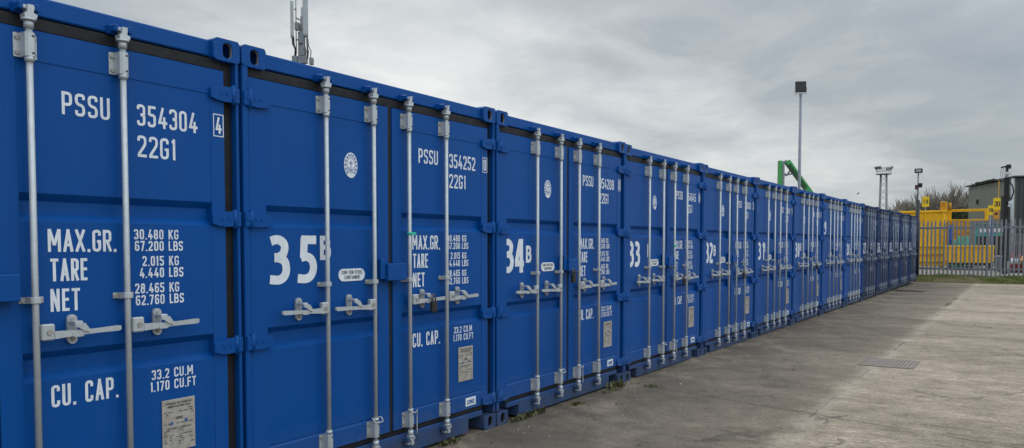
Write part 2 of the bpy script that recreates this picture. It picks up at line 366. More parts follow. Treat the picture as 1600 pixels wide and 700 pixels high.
def glyph(bm, ch, x, z, h, t, wf=1.0):
    wd, paths = G[ch]; W = wd * h * wf
    for p in paths:
        closed = p[-1] == 'c'; pts = p[:-1] if closed else p
        sw = max(W - t, 0)
        line = stroke_path(pts, sw if W > 0 else h * .46, h - t if ch not in '.,' else h, closed, max(sw * .55, t * .5))
        if not closed and ch not in '.,':
            for e0, e1 in ((0, 1), (-1, -2)):
                fx, fz = pts[e0][0], pts[e0][1]; dv = (line[e0] - line[e1]).normalized()
                if (abs(dv.y) > .55 and (fz <= .02 or fz >= .98)) or (abs(dv.x) > .8 and (fx <= .02 or fx >= .88)): line[e0] = line[e0] + dv * t * .5
        LIFT[0] += 1; y = -.0003 * (LIFT[0] % 5)
        L, n = [], len(line)
        for i, q in enumerate(line):
            a = line[i - 1] if (i or closed) else None; b = line[(i + 1) % n] if (i < n - 1 or closed) else None
            d1 = (q - a).normalized() if a is not None and (q - a).length > 1e-7 else None
            d2 = (b - q).normalized() if b is not None and (b - q).length > 1e-7 else None
            d1 = d1 or d2; d2 = d2 or d1
            tt = d1 + d2; tt = tt.normalized() if tt.length > 1e-5 else d1
            nrm = Vector((-tt.y, tt.x)); m = min(1 / max(.35, nrm.dot(Vector((-d1.y, d1.x)))), 1.9)
            c = q + Vector((x + t / 2, z + (t / 2 if ch not in '.,' else 0)))
            L.append((bm.verts.new((c.x + nrm.x * t / 2 * m, y, c.y + nrm.y * t / 2 * m)), bm.verts.new((c.x - nrm.x * t / 2 * m, y, c.y - nrm.y * t / 2 * m))))
        for i in range(n if closed else n - 1):
            a, b = L[i], L[(i + 1) % n]
            try: bm.faces.new((a[0], a[1], b[1], b[0]))
            except ValueError: pass
    return max(W, t)
def text(bm, s, x, z, h, t=None, wf=1.0, width=None, gap=None, right=None):
    t = t or h * .15; gap = gap if gap is not None else h * .12
    def advance(g, f):
        return sum(((h * .22) if ch == ' ' else max(G[ch][0] * h * f, t)) + g for ch in s) - g
    if width:
        for _ in range(12): wf *= 1 + .9 * (width - advance(gap, wf)) / max(width, .01)
        wf = max(.35, min(2.2, wf))
    if right is not None: x = right - advance(gap, wf)
    for ch in s:
        if ch == ' ': x += h * .22 + gap; continue
        x += glyph(bm, ch, x, z, h, t, wf) + gap
    return x - gap

# ------------------------------------------------------------------ the ground
gb = BM(); add_box(gb, -3000, 3000, -3000, 3000, -1.2, -.25); struct('ground', gb, M['field'])
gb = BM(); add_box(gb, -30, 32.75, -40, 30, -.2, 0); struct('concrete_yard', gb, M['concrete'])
# grass bank up to the yard behind
gb = BM()
prof = [(32.70, -.1), (32.74, .012), (32.95, .05), (33.4, .11), (34.1, .17), (35.6, .20), (35.9, .12), (35.9, -.1)]
nY = 160; rows = []
for j in range(nY + 1):
    y = -40 + j * 70 / nY; rnd = random.Random(j)
    rows.append([gb.verts.new((x + (rnd.uniform(-.06, .06) if 0 < i < 5 else 0), y, z + (rnd.uniform(-.025, .035) if 1 < i < 6 else 0))) for i, (x, z) in enumerate(prof)])
for a, b in zip(rows, rows[1:]):
    for k in range(len(prof) - 1): gb.faces.new((a[k], b[k], b[k + 1], a[k + 1]))
struct('grass_bank', gb, M['soil'])
gb = BM(); add_box(gb, 35.75, 140, -60, 60, -.2, .19); struct('far_yard', gb, M['yard'])

gr = BM(); rr = random.Random(3)
for i in range(26000):
    x = rr.uniform(32.72, 35.5); y = rr.uniform(-9, 3.5)
    cl = math.sin(y * 2.1 + x) + math.sin(y * 5.3 - x * 2) * .7
    if cl < rr.uniform(-1.6, .9): continue
    z = 0
    for (xa, za), (xb, zb) in zip(prof[1:], prof[2:]):
        if xa <= x <= xb: z = za + (zb - za) * (x - xa) / (xb - xa)
    h = rr.uniform(.04, .10) * (1.25 if cl > .5 else .9); a = rr.uniform(0, 6.28); wd = .011
    dx, dy = math.cos(a) * wd, math.sin(a) * wd; lx, ly = rr.uniform(-.05, .05), rr.uniform(-.05, .05)
    gr.faces.new((gr.verts.new((x - dx, y - dy, z - .01)), gr.verts.new((x + dx, y + dy, z - .01)), gr.verts.new((x + lx, y + ly, z + h))))
go = obj('grass', gr, M['grass']); go['kind'] = 'stuff'; go['label'] = 'rough green and straw coloured grass along the fence foot'

# ------------------------------------------------------------------ the container kit (shared meshes)
P = 2.46; D = 6.058; XL, XR = .011, 2.449
SH = {}
RODS = (.595, 1.010, 1.360, 1.775); HZ = (2.305, 1.635, .945, .245)
def first(b):
    for f in b.faces: f.tag = True
def second(b, dy):
    for v in {v for f in b.faces if not f.tag for v in f.verts}: v.co.y += dy
    for f in b.faces:
        if not f.tag: f.material_index = 1
def kit():
    # frame: corner posts, header, sill, rails
    b = BM()
    for s in (0, 1):
        f = (lambda x: x) if s == 0 else (lambda x: P - x)
        def bx(x0, x1, *r, **k):
            a, c = sorted((f(x0), f(x1))); add_box(b, a, c, *r, **k)
        bx(.012, .050 if s == 0 else .032, .002, .11, .12, 2.488, bev=.004)        # front lip of the post
        bx(.013, .14, D - .10, D - .01, .12, 2.488, bev=.004)
        bx(.014, .07, .16, D - .16, 2.50, 2.578, bev=.004)     # top side rail
        bx(.014, .07, .16, D - .16, .018, .15, bev=.004)       # bottom side rail
    add_box(b, .165, P - .165, .030, .13, 2.497, 2.583, bev=.006)     # header
    add_box(b, .165, P - .165, D - .09, D - .02, 2.49, 2.58, bev=.006)
    # sill with two recessed pockets by the castings
    add_box(b, .36, P - .36, .012, .14, .022, .166, bev=.005)
    for x0, x1 in ((.172, .361), (P - .361, P - .172)):
        add_box(b, x0, x1, .013, .14, .125, .1655, bev=.004)
    add_box(b, .165, P - .165, D - .09, D - .02, .022, .16, bev=.006)
    # cam keepers on header and sill
    for rx in RODS:
        for z, up in ((2.505, 1), (.122, -1)):
            for sx in (-1, 1):
                add_box(b, rx + sx * .034 - .009, rx + sx * .034 + .009, -.044, .032, z - .010, z + .022, bev=.004)
            add_box(b, rx - .044, rx + .044, .004, .036, z - .016, z + .028, bev=.004)
    SH['frame'] = mesh_of(b, 'frame', M['blue'])
    # gaskets and the shadow behind them
    b = BM()
    add_box(b, .052, P - .033, .0528, .075, .17, 2.492)
    add_box(b, 1.191, 1.228, .018, .053, .20, 2.44, bev=.006)
    add_box(b, .052, P - .101, .030, .0525, 2.4285, 2.490, bev=.008)
    add_box(b, .16, P - .16, .030, .0525, .1665, .2085, bev=.004)
    add_box(b, P - .100, P - .033, .044, .0520, .174, 2.488)
    SH['gasket'] = mesh_of(b, 'gasket', M['gasket'])
    # corner casting with an oval hole in front (ring of faces round the hole, then a pocket)
    b = BM(); w_, h_ = .164, .118; nseg = 20; cx, cz = .088, .058
    hole = []
    for k in range(nseg):
        a = 2 * math.pi * k / nseg; ca, sa = math.cos(a), math.sin(a)
        hx = .029 * ca; hz = .014 * (1 if sa > .01 else -1 if sa < -.01 else 0) + .027 * sa
        hole.append((cx + hx, cz + hz))
    rim = []
    for k in range(nseg):
        a = 2 * math.pi * k / nseg; ca, sa = math.cos(a), math.sin(a)
        s = 1 / max(abs(ca), abs(sa)); rim.append((cx + max(-cx, min(w_ - cx, ca * s * .09)), cz + max(-cz, min(h_ - cz, sa * s * .062))))
    V = lambda p, y: b.verts.new((p[0], y, p[1]))
    r0 = [V(p, 0.0) for p in rim]; h0 = [V((cx + (p[0] - cx) * 1.12, cz + (p[1] - cz) * 1.1), 0.0) for p in hole]
    h1 = [V(p, .006) for p in hole]; h2 = [V(p, .03) for p in hole]
    hb = [V(p, .028) for p in [(cx + (p[0] - cx) * 1.5, cz + (p[1] - cz) * 1.2) for p in hole]]; hc = [V((cx + (p[0] - cx) * 1.5, cz + (p[1] - cz) * 1.2), .1) for p in hole]
    rb = [V(p, .17) for p in rim]
    for A, B_ in ((r0, h0), (h0, h1), (h1, h2), (h2, hb), (hb, hc), (r0, rb)):
        for k in range(nseg):
            fc = b.faces.new((A[k], A[(k + 1) % nseg], B_[(k + 1) % nseg], B_[k])); fc.smooth = A in (h0, h1, h2); fc.material_index = 1 if A is h1 and B_ is h2 else 0
    b.faces.new(hc); b.faces.new(rb)
    SH['casting'] = mesh_of(b, 'corner_casting', M['blue'], M['bare'])
    SH['casting_low'] = SH['casting'].copy(); SH['casting_low'].materials[1] = M['dirt']
    # door leaves: frame flat at y=.012, inner panel from zA to zB with two pressed grooves
    def leaf(x0, x1, p0, p1, name):
        b = BM(); zb, zt = .209, 2.428
        F, Pn = .012, .0155
        prof = [(zb, F), (.316, F), (.325, .0185), (.34, Pn)]
        for gz in ((1.020, .888), (1.722, 1.598)):
            t, bo = gz
            prof += [(bo, Pn), (bo + .032, .0505), (t - .034, .0505), (t, Pn)]
        prof += [(2.293, Pn), (2.296, F), (zt, F)]
        xs = [(x0, 0), (p0, 0), (p0 + .003, 1), (p1 - .003, 1), (p1, 0), (x1, 0)]
        grid = [[b.verts.new((x, (y if inn else F), z)) for x, inn in xs] for z, y in prof]
        for i in range(len(grid) - 1):
            for k in range(5): b.faces.new((grid[i][k], grid[i][k + 1], grid[i + 1][k + 1], grid[i + 1][k]))
        # return edges
        per = [g[0] for g in grid] + grid[-1][1:] + [g[-1] for g in grid[-2::-1]] + grid[0][-2:0:-1]
        back = [b.verts.new((v.co.x, .051, v.co.z)) for v in per]
        for k in range(len(per)): b.faces.new((per[k], per[(k + 1) % len(per)], back[(k + 1) % len(per)], back[k]))
        return mesh_of(b, name, M['blue'])
    SH['leafL'] = leaf(.056, 1.189, .170, 1.085, 'door'); SH['leafR'] = leaf(1.230, 2.357, 1.322, 2.276, 'door')
    # hinge (right-hand one; mirrored for the left): lug on the post, blade tapering on to the leaf
    for nm, f in (('hingeR', lambda x: x), ('hingeL', lambda x: P - x)):
        b = BM()
        pts = [(2.446, .042), (2.352, .040), (2.300, .034), (2.266, .024), (2.266, -.030), (2.300, -.038), (2.352, -.042), (2.446, -.040)]
        pr = [(f(x), z) for x, z in pts]
        add_prism(b, pr, 'y', -.010, .020)
        bmesh.ops.bevel(b, geom=[e for e in b.edges], offset=.006, segments=2, affect='EDGES', profile=.6)
        add_tube(b, [(f(2.405), -.006, -.052), (f(2.405), -.006, .052)], .012, 10)
        for xx in (2.33, 2.37, 2.425):
            add_tube(b, [(f(xx), -.0135, .004), (f(xx), -.008, .004)], .012, 8)
        SH[nm] = mesh_of(b, 'hinge', M['blue'])
    # lock rod: axis at y=-.030, local x=0
    b = BM(); ry = -.030
    add_tube(b, [(0, ry, .135), (0, ry, 2.49)], .0138, 14)
    for z in (2.29, .335): add_tube(b, [(0, ry, z - .012), (0, ry, z + .012)], .0195, 14)
    for z0, z1, r in ((2.42, 2.455, .020), (2.452, 2.462, .029), (.155, .195, .020), (.148, .158, .027)): add_tube(b, [(0, ry, z0), (0, ry, z1)], r, 12)
    for z, s in ((2.475, 1), (.135, -1)):           # forged cam heads
        add_prism(b, [(-.022, z - .012 * s), (.026, z - .012 * s), (.030, z + .004 * s), (.014, z + .010 * s), (.016, z + .044 * s), (-.008, z + .044 * s), (-.012, z + .012 * s), (-.024, z + .004 * s)], 'y', ry - .018, ry + .022)
        add_box(b, -.030, .036, ry - .006, ry + .030, z + .034 * s - .008, z + .034 * s + .008, bev=.003)
    SH['rod'] = mesh_of(b, 'lock_rod', M['galv'])
    # guide bracket (centre z=0): wings bolted to the leaf, hooped over the rod
    def bracket(hh, wing, nb):
        b = BM()
        prof = [(-wing, .0115), (-wing, .005), (-.025, .005), (-.0215, -.040), (-.013, -.049), (.013, -.049), (.0215, -.040), (.025, .005), (wing, .005), (wing, .0115)]
        add_prism(b, prof, 'z', -hh, hh)
        bmesh.ops.bevel(b, geom=[e for e in b.edges if abs(e.verts[0].co.z - e.verts[1].co.z) < 1e-5], offset=.0025, segments=1, affect='EDGES')
        for sx in (-1, 1):
            for z in ([-hh * .62, hh * .62] if nb == 2 else [0]):
                n0 = set(b.faces); add_tube(b, [(sx * (wing - .013), .006, z), (sx * (wing - .013), -.003, z)], .0095, 8)
                for f in set(b.faces) - n0: f.material_index = 1
        return b
    b = bracket(.052, .047, 2); SH['bracket'] = mesh_of(b, 'rod_bracket', M['galv'], M['bare'])
    b = bracket(.014, .050, 1); SH['clip'] = mesh_of(b, 'rod_bracket', M['galv'], M['bare'])
    b = BM()
    for sx in (1,):
        for z in (-.036, .036): add_tube(b, [(.008, -.0498, z), (.008, -.048, z)], .0055, 8)
    SH['bolt_holes'] = mesh_of(b, 'bolt', M['ink'])
    # handle for a rod, pointing +x; hub beside the rod, then a flattened bar with a drop
    for nm, s in (('handleR', 1), ('handleL', -1)):
        b = BM()
        def q(x): return s * x
        x0, x1 = sorted((q(.013), q(.068)))
        add_box(b, x0, x1, -.058, -.024, -.036, .036, bev=.006)
        n0 = set(b.faces); add_tube(b, [(q(.042), -.0575, 0), (q(.042), -.065, 0)], .012, 10)
        for f in set(b.faces) - n0: f.material_index = 1
        add_prism(b, [(q(.070), -.020), (q(.130), -.012), (q(.360), -.006), (q(.375), -.010), (q(.375), -.032), (q(.130), -.040), (q(.070), .004 - .05)], 'y', -.056, -.040) if False else None
        zz = [(.064, .017, -.020), (.12, .014, -.016), (.19, .011, -.012), (.26, .0105, -.008), (.355, .0125, -.004), (.368, .009, 0)]
        ring = []
        for x, hw, dz in zz:
            yc = -.046 - .012 * math.sin(min(1, x / .37) * 3.1)
            ring.append([b.verts.new((q(x), yc + dy, dz * .4 + hw * sz - .006)) for dy, sz in ((-.008, -1), (-.008, 1), (.008, 1), (.008, -1))])
        for A, B_ in zip(ring, ring[1:]):
            for k in range(4): b.faces.new((A[k], A[(k + 1) % 4], B_[(k + 1) % 4], B_[k]))
        b.faces.new(ring[0]); b.faces.new(ring[-1])
        SH[nm] = mesh_of(b, 'handle', M['galv'], M['bare'])
    # handle catch: bolted oval plate, centre at local 0
    b = BM()
    pts = [(.022 * math.cos(a), (.045 if math.sin(a) > 0 else -.045) + .022 * math.sin(a)) for a in [k * 2 * math.pi / 20 + .01 for k in range(20)]]
    add_prism(b, pts, 'y', -.004, .0115)
    for z in (-.046, .046):
        add_tube(b, [(0, -.003, z), (0, -.012, z)], .011, 10)
    add_prism(b, [(-.022, .030), (.022, .030), (.046, -.004), (.046, -.016), (.016, -.004), (-.010, .014), (-.022, .016)], 'y', -.074, -.062)
    add_box(b, -.018, .018, -.064, -.003, .026, .040, bev=.003)
    add_prism(b, [(-.020, -.030), (.020, -.030), (.010, -.014), (-.034, -.010), (-.030, -.024)], 'y', -.066, -.002)
    for z in (-.046, .046):
        n0 = set(b.faces); add_tube(b, [(0, -.0125, z), (0, -.0165, z)], .008, 8)
        for f in set(b.faces) - n0: f.material_index = 1
    SH['catch'] = mesh_of(b, 'handle_catch', M['galv'], M['bare'])
    # lock box: cup on the left leaf, hood on the right leaf
    b = BM(); add_box(b, 1.060, 1.1055, -.040, .0125, 1.266, 1.402, bev=.005); SH['boxL'] = mesh_of(b, 'lock_box', M['blue'])
    b = BM(); add_box(b, 1.109, 1.290, -.062, -.002, 1.254, 1.370, bev=.005); add_box(b, 1.256, 1.284, -.004, .0125, 1.262, 1.362, bev=.002); SH['boxR'] = mesh_of(b, 'lock_box', M['blue'])
    # right leaf lettering common to all
    WT = SH['weights'] = []
    def line_of(*a, **k):
        b = BM(); text(b, *a, **k)
        for v in b.verts: v.co.y += .0148
        WT.append(mesh_of(b, 'lettering', M['white']))
    line_of('PSSU', 1.512, 2.082, .103, .0132, width=.220)
    line_of('22G1', 1.866, 1.925, .105, .0132, width=.205)
    line_of('MAX.GR.', 1.438, 1.463, .102, .0132, width=.312, gap=.010)
    line_of('TARE', 1.446, 1.331, .102, .0132, width=.164, gap=.008)
    line_of('NET', 1.444, 1.195, .102, .0132, width=.130, gap=.010)
    line_of('CU. CAP.', 1.438, .764, .100, .0132, width=.308, gap=.010)
    for s, z, u in (('30.480', 1.522, 'KG'), ('67.200', 1.465, 'LBS'), ('2.015', 1.390, 'KG'), ('4.440', 1.332, 'LBS'), ('28.465', 1.256, 'KG'), ('62.760', 1.198, 'LBS'), ('33.2', .819, 'CU.M'), ('1.170', .759, 'CU.FT')):
        num_r, u_l = (1.994, 2.022) if '.' not in u else (2.012, 2.040)
        line_of(s, 0, z, .049, .0074, right=num_r, wf=1.0, gap=.0065)
        line_of(u, u_l, z, .049, .0074, wf=1.05, gap=.0065)
    # data plate with fine print
    b = BM(); add_box(b, 1.966, 2.152, .0075, .0145, .438, .705, bev=.002)
    first(b); rr = random.Random(5)
    text(b, 'APPROVED FOR TRANSPORT', 1.985, .680, .0105, .0016, width=.150, gap=.0016)
    text(b, 'UNDER CUSTOMS SEAL', 1.995, .664, .0105, .0018, width=.130, gap=.0016)
    text(b, 'CIMC', 2.040, .601, .013, .003, width=.040, gap=.002)
    text(b, 'CSC SAFETY APPROVAL', 1.990, .552, .0095, .0016, width=.138, gap=.0016)
    for k in range(17):
        z = .650 - k * .0118
        if .59 < z < .62 or .545 < z < .57: continue
        x = 1.975
        while x < 2.135:
            L = rr.uniform(.006, .03)
            if rr.random() < .62:
                vs_ = [b.verts.new((xx, 0, zz_)) for xx, zz_ in ((x, z), (min(x + L, 2.142), z), (min(x + L, 2.142), z + .0038), (x, z + .0038))]; b.faces.new(vs_)
            x += L + .006
    second(b, .0062); first(b)
    for x, z in ((2.016, .583), (2.098, .590)): add_tube(b, [(x, .0072, z), (x, .003, z)], .008, 8)
    for f in b.faces:
        if not f.tag: f.material_index = 2
    SH['plate'] = mesh_of(b, 'data_plate', M['plate'], M['ink'], M['inkblue'])
    # small maker's label
    b = BM(); add_box(b, 2.058, 2.190, .0095, .0125, .232, .298); first(b)
    text(b, 'CIMC', 2.078, .246, .034, .007, width=.092, gap=.006)
    second(b, .0078); SH['maker'] = mesh_of(b, 'maker_label', M['white'], M['inkblue'])
    # COR-TEN oval
    b = BM(); pts = []
    for k in range(28):
        a = 2 * math.pi * k / 28; pts.append((.842 + (.076 if math.cos(a) > 0 else -.076) + .040 * math.cos(a), 1.303 + .040 * math.sin(a)))
    add_prism(b, pts, 'y', .0105, .0160); first(b)
    text(b, 'COR-TEN STEEL', .752, 1.309, .022, .0034, width=.182, gap=.004); text(b, 'CONTAINER', .776, 1.277, .022, .0034, width=.132, gap=.004)
    second(b, .0090); SH['oval'] = mesh_of(b, 'steel_label', M['white'], M['ink'])
    # round approval mark: ring of dots round a pale disc
    b = BM(); ccx, ccz = .842, 2.006
    def disc(r, y0, y1, cx=ccx, cz=ccz, n=28): add_prism(b, [(cx + r * math.cos(2 * math.pi * k / n), cz + r * math.sin(2 * math.pi * k / n)) for k in range(n)], 'y', y0, y1)
    disc(.081, .0118, .0160); first(b)
    for k in range(16):
        if k in (11, 12, 13): continue
        a = 2 * math.pi * k / 16; disc(.0085, .0105, .0119, ccx + .066 * math.cos(a), ccz + .066 * math.sin(a), 8)
    n = 30
    for rA, rB in ((.0505, .0465),):
        A = [b.verts.new((ccx + rA * math.cos(2 * math.pi * k / n), .0108, ccz + rA * math.sin(2 * math.pi * k / n))) for k in range(n)]
        B_ = [b.verts.new((ccx + rB * math.cos(2 * math.pi * k / n), .0108, ccz + rB * math.sin(2 * math.pi * k / n))) for k in range(n)]
        for k in range(n): b.faces.new((A[k], A[(k + 1) % n], B_[(k + 1) % n], B_[k]))
    add_box(b, ccx - .003, ccx + .003, .0105, .0119, ccz - .032, ccz + .030)
    add_tube(b, [(ccx - .028, .0112, ccz - .012), (ccx - .02, .0112, ccz - .028), (ccx, .0112, ccz - .036), (ccx + .02, .0112, ccz - .028), (ccx + .028, .0112, ccz - .012)], .003, 5)
    add_tube(b, [(ccx - .02, .0110, ccz + .015), (ccx + .02, .0110, ccz + .015)], .003, 5)
    second(b, 0)
    for v in b.verts: v.co.x = ccx + (v.co.x - ccx) * .72
    SH['mark'] = mesh_of(b, 'approval_mark', M['white'], M['inkblue'])
    # outer walls
    def corr(n0, n1, z0, z1, place, name, m):
        b = BM(); rows = []; x = n0; k = 0
        xs = []
        while x < n1:
            xs += [(x, 0), (x + .072, 0), (x + .140, .034), (x + .212, .034)]; x += .28
        xs = [(min(a, n1), d_) for a, d_ in xs]
        for a, d_ in xs: rows.append([b.verts.new(place(a, d_, z)) for z in (z0, z1)])
        for A, B_ in zip(rows, rows[1:]):
            if (A[0].co - B_[0].co).length > 1e-4: b.faces.new((A[0], B_[0], B_[1], A[1]))
        return mesh_of(b, name, m)
    SH['wallL'] = corr(.12, D - .1, .14, 2.51, lambda a, d_, z: (.020 + d_, a, z), 'side_wall', M['blue'])
    SH['wallR'] = corr(.12, D - .1, .14, 2.51, lambda a, d_, z: (P - .020 - d_, a, z), 'side_wall', M['blue'])
    SH['back'] = corr(.13, P - .13, .15, 2.50, lambda a, d_, z: (a, D - .022 - d_, z), 'end_wall', M['blue'])
    b = BM(); y = .13
    rows = []
    while y < D - .1:
        for dy, dz in ((0, 0), (.08, 0), (.10, .018), (.18, .018)): rows.append([b.verts.new((x, y + dy, 2.560 + dz)) for x in (.06, P - .06)])
        y += .209
    for A, B_ in zip(rows, rows[1:]): b.faces.new((A[0], A[1], B_[1], B_[0]))
    SH['roof'] = mesh_of(b, 'roof', M['roof'])
    b = BM(); add_box(b, .07, P - .07, .14, D - .1, .10, .145); SH['floor'] = mesh_of(b, 'floor', M['gasket'])
    # seal loop on the bottom bracket
    b = BM(); add_tube(b, [(-.030, -.058, .335), (0, -.075, .322), (.034, -.062, .338), (.046, -.050, .29), (.044, -.052, .20), (.040, -.056, .165)], .0042, 6)
    SH['cable'] = mesh_of(b, 'seal_wire', M['galv'])
    b = BM(); pts = [(.040 * math.cos(a), -.045 + .032 * math.sin(a), .345 - .012 * math.cos(a) * 0 - .022 * (1 if math.sin(a) < -.3 else 0)) for a in [2 * math.pi * k / 14 for k in range(15)]]
    add_tube(b, pts, .0045, 6, cap=False); SH['ring'] = mesh_of(b, 'seal_wire', M['galv'])
kit()

def ell(cx, cz, rx, rz, n=28): return [(cx + rx * math.cos(2 * math.pi * k / n), cz + rz * math.sin(2 * math.pi * k / n)) for k in range(n)] + ['c']
BIG = {
 '0': [ell(.24, .5, .150, .405)], '8': [ell(.24, .735, .130, .170), ell(.24, .295, .155, .200)],
 '1': [[(.0, .80), (.10, .855), (.20, .93)], [(.20, 1.0), (.20, 0)]],
 '2': [[(.02, .855), (.11, .895), (.21, .895), (.30, .835), (.325, .72), (.28, .58), (.17, .39), (.05, .19)], [(-.01, .095), (.43, .095)]],
 '3': [[(.02, .875), (.11, .905), (.21, .90), (.305, .83), (.325, .73), (.285, .62), (.20, .56), (.095, .548)], [(.095, .548), (.21, .535), (.315, .475), (.355, .36), (.345, .235), (.28, .14), (.17, .098), (-.01, .115)]],
 '4': [[(.285, .97), (.07, .33)], [(-.01, .275), (.47, .275)], [(.325, 1.0), (.325, 0)]],
 '5': [[(.085, .91), (.43, .91)], [(.150, .95), (.130, .53)], [(.075, .545), (.20, .56), (.31, .50), (.355, .38), (.345, .25), (.28, .145), (.165, .098), (-.01, .115)]],
 '6': [[(.41, .90), (.27, .885), (.16, .79), (.105, .62), (.093, .44), (.098, .30)], ell(.245, .31, .150, .215)],
 '7': [[(0, .91), (.42, .91)], [(.37, .90), (.25, .55), (.13, 0)]],
}
BIG['9'] = [[(q if q == 'c' else (.49 - q[0], 1 - q[1])) for q in p_] for p_ in BIG['6']]
def smooth_line(pts, per=6):
    if len(pts) == 2: return [Vector(p) for p in pts]
    V_ = [Vector(p) for p in pts]; out_ = []
    for i in range(len(V_) - 1):
        p0, p1, p2, p3 = V_[max(i - 1, 0)], V_[i], V_[i + 1], V_[min(i + 2, len(V_) - 1)]
        for k in range(per):
            t = k / per; out_.append(.5 * (2 * p1 + (p2 - p0) * t + (2 * p0 - 5 * p1 + 4 * p2 - p3) * t * t + (3 * p1 - p0 - 3 * p2 + p3) * t ** 3))
    return out_ + [V_[-1]]
def big_digit(bm, ch, x, z, h, wf):
    for n_, p in enumerate(BIG[ch]):
        closed = p[-1] == 'c'; q = [Vector((a[0], a[1])) for a in p[:-1]] if closed else smooth_line(p)
        q = [Vector((v.x * h * wf, v.y * h)) for v in q]; n = len(q); L = []; y = -.0004 * n_
        for i, v in enumerate(q):
            a = q[i - 1] if (i or closed) else v; b_ = q[(i + 1) % n] if (i < n - 1 or closed) else v
            d_ = (b_ - a).normalized(); nr = Vector((-d_.y, d_.x))
            t = h * (.192 if abs(d_.y) > .7 else .178 + .014 * abs(d_.y)) / 2
            L.append((bm.verts.new((x + v.x + nr.x * t, y, z + v.y + nr.y * t)), bm.verts.new((x + v.x - nr.x * t, y, z + v.y - nr.y * t))))
        for i in range(n if closed else n - 1):
            A, B_ = L[i], L[(i + 1) % n]; bm.faces.new((A[0], A[1], B_[1], B_[0]))
LAY = {'34': (.150, .305, .475, 1.345, 0), '33': (.140, .305, .640, 1.37, 0), '32': (.140, .305, .460, 1.363, 0), '31': (.190, .40, .50, 1.39, 0), '30': (.165, .345, .53, 1.39, 0), '29': (.098, .238, 0, 0, .46), '28': (.30, .470, 0, 0, -.02)}
def big_number(s, suffix):
    a, c, e, bz, zo = LAY.get(s, (.196, .400, .575, 1.402, 0))
    b = BM(); big_digit(b, s[0], a, 1.262 + zo, .290, 1.12 if a > .18 else 1.0)
    big_digit(b, s[1], c + (.03 if s[1] == '1' else 0), 1.262 + zo, .290, 1.16 if a > .18 else 1.0)
    for v in b.verts: v.co.y += .0146
    res = [('number', mesh_of(b, 'number', M['white']))]
    if suffix:
        b = BM(); text(b, 'B', e, bz, .150, .030, wf=1.28)
        for v in b.verts: v.co.y += .0146
        res.append(('number_suffix', mesh_of(b, 'number_suffix', M['white'])))
    return res
def serial(s, chk):
    b = BM(); text(b, s, 1.866, 2.077, .104, .0132, width=.330)
    for v in b.verts: v.co.y += .0148
    s_ = mesh_of(b, 'serial_number', M['white']); b = BM()
    text(b, chk, 2.304, 2.090, .088, .0118, width=.036)
    x0, x1, z0, z1, t = 2.290, 2.354, 2.074, 2.194, .005
    for a, c, e, f in ((x0, x1, z0, z0 + t), (x0, x1, z1 - t, z1), (x0, x0 + t, z0 + t, z1 - t), (x1 - t, x1, z0 + t, z1 - t)):
        b.faces.new([b.verts.new((x, 0, z)) for x, z in ((a, e), (c, e), (c, f), (a, f))])
    for v in b.verts: v.co.y += .0108
    return (('serial_number', s_), ('check_digit', mesh_of(b, 'check_digit', M['white'])))

NUMS = [  # number, suffix, serial, check, dz, dx/dy jitter
 ('36', 1, '354304', '4', .000), ('35', 1, '354252', '0', .000), ('34', 1, '354208', '0', -.004), ('33', 1, '354645', '8', -.012), ('32', 1, '356600', '2', -.016),
 ('31', 1, '354811', '1', -.008), ('30', 1, '354793', '6', .0), ('29', 0, '354520', '5', .004), ('28', 0, '354377', '9', .010), ('27', 0, '354166', '3', .014),
 ('26', 0, '354418', '7', .024), ('25', 0, '354902', '5', .036), ('24', 0, '354039', '2', .048), ('23', 0, '354756', '4', .060)]
DESC = {
 '36': 'blue shipping container nearest the camera at left, serial 354304 beside its steel rods',
 '35': 'blue shipping container numbered 35B with green tape on a lock rod',
 '34': 'blue shipping container numbered 34B with a padlock under its lock box',
 '33': 'blue shipping container numbered 33 standing between 34B and 32B',
 '32': 'blue shipping container numbered 32B standing between 33 and 31B',
 '31': 'blue shipping container numbered 31B standing between 32B and 30B',
 '30': 'blue shipping container numbered 30B, next beyond the one marked 31B',
 '29': 'blue shipping container whose white number sits higher than on its neighbours, just beyond 30B',
 '28': 'blue shipping container numbered 28, sixth from the far end of the row',
 '27': 'darker blue shipping container, fifth from the far end of the row',
 '26': 'darker blue shipping container, fourth from the far end of the row',
 '25': 'darker blue shipping container, third from the far end of the row',
 '24': 'darker blue shipping container, second from the far end of the row',
 '23': 'darker blue shipping container at the far end of the row beside the fence'}
GRP = 'blue shipping containers in a row'
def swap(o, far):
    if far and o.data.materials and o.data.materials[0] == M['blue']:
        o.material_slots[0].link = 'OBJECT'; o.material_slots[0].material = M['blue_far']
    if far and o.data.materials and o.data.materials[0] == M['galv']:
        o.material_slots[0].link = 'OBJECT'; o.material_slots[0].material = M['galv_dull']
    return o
CONT = {}
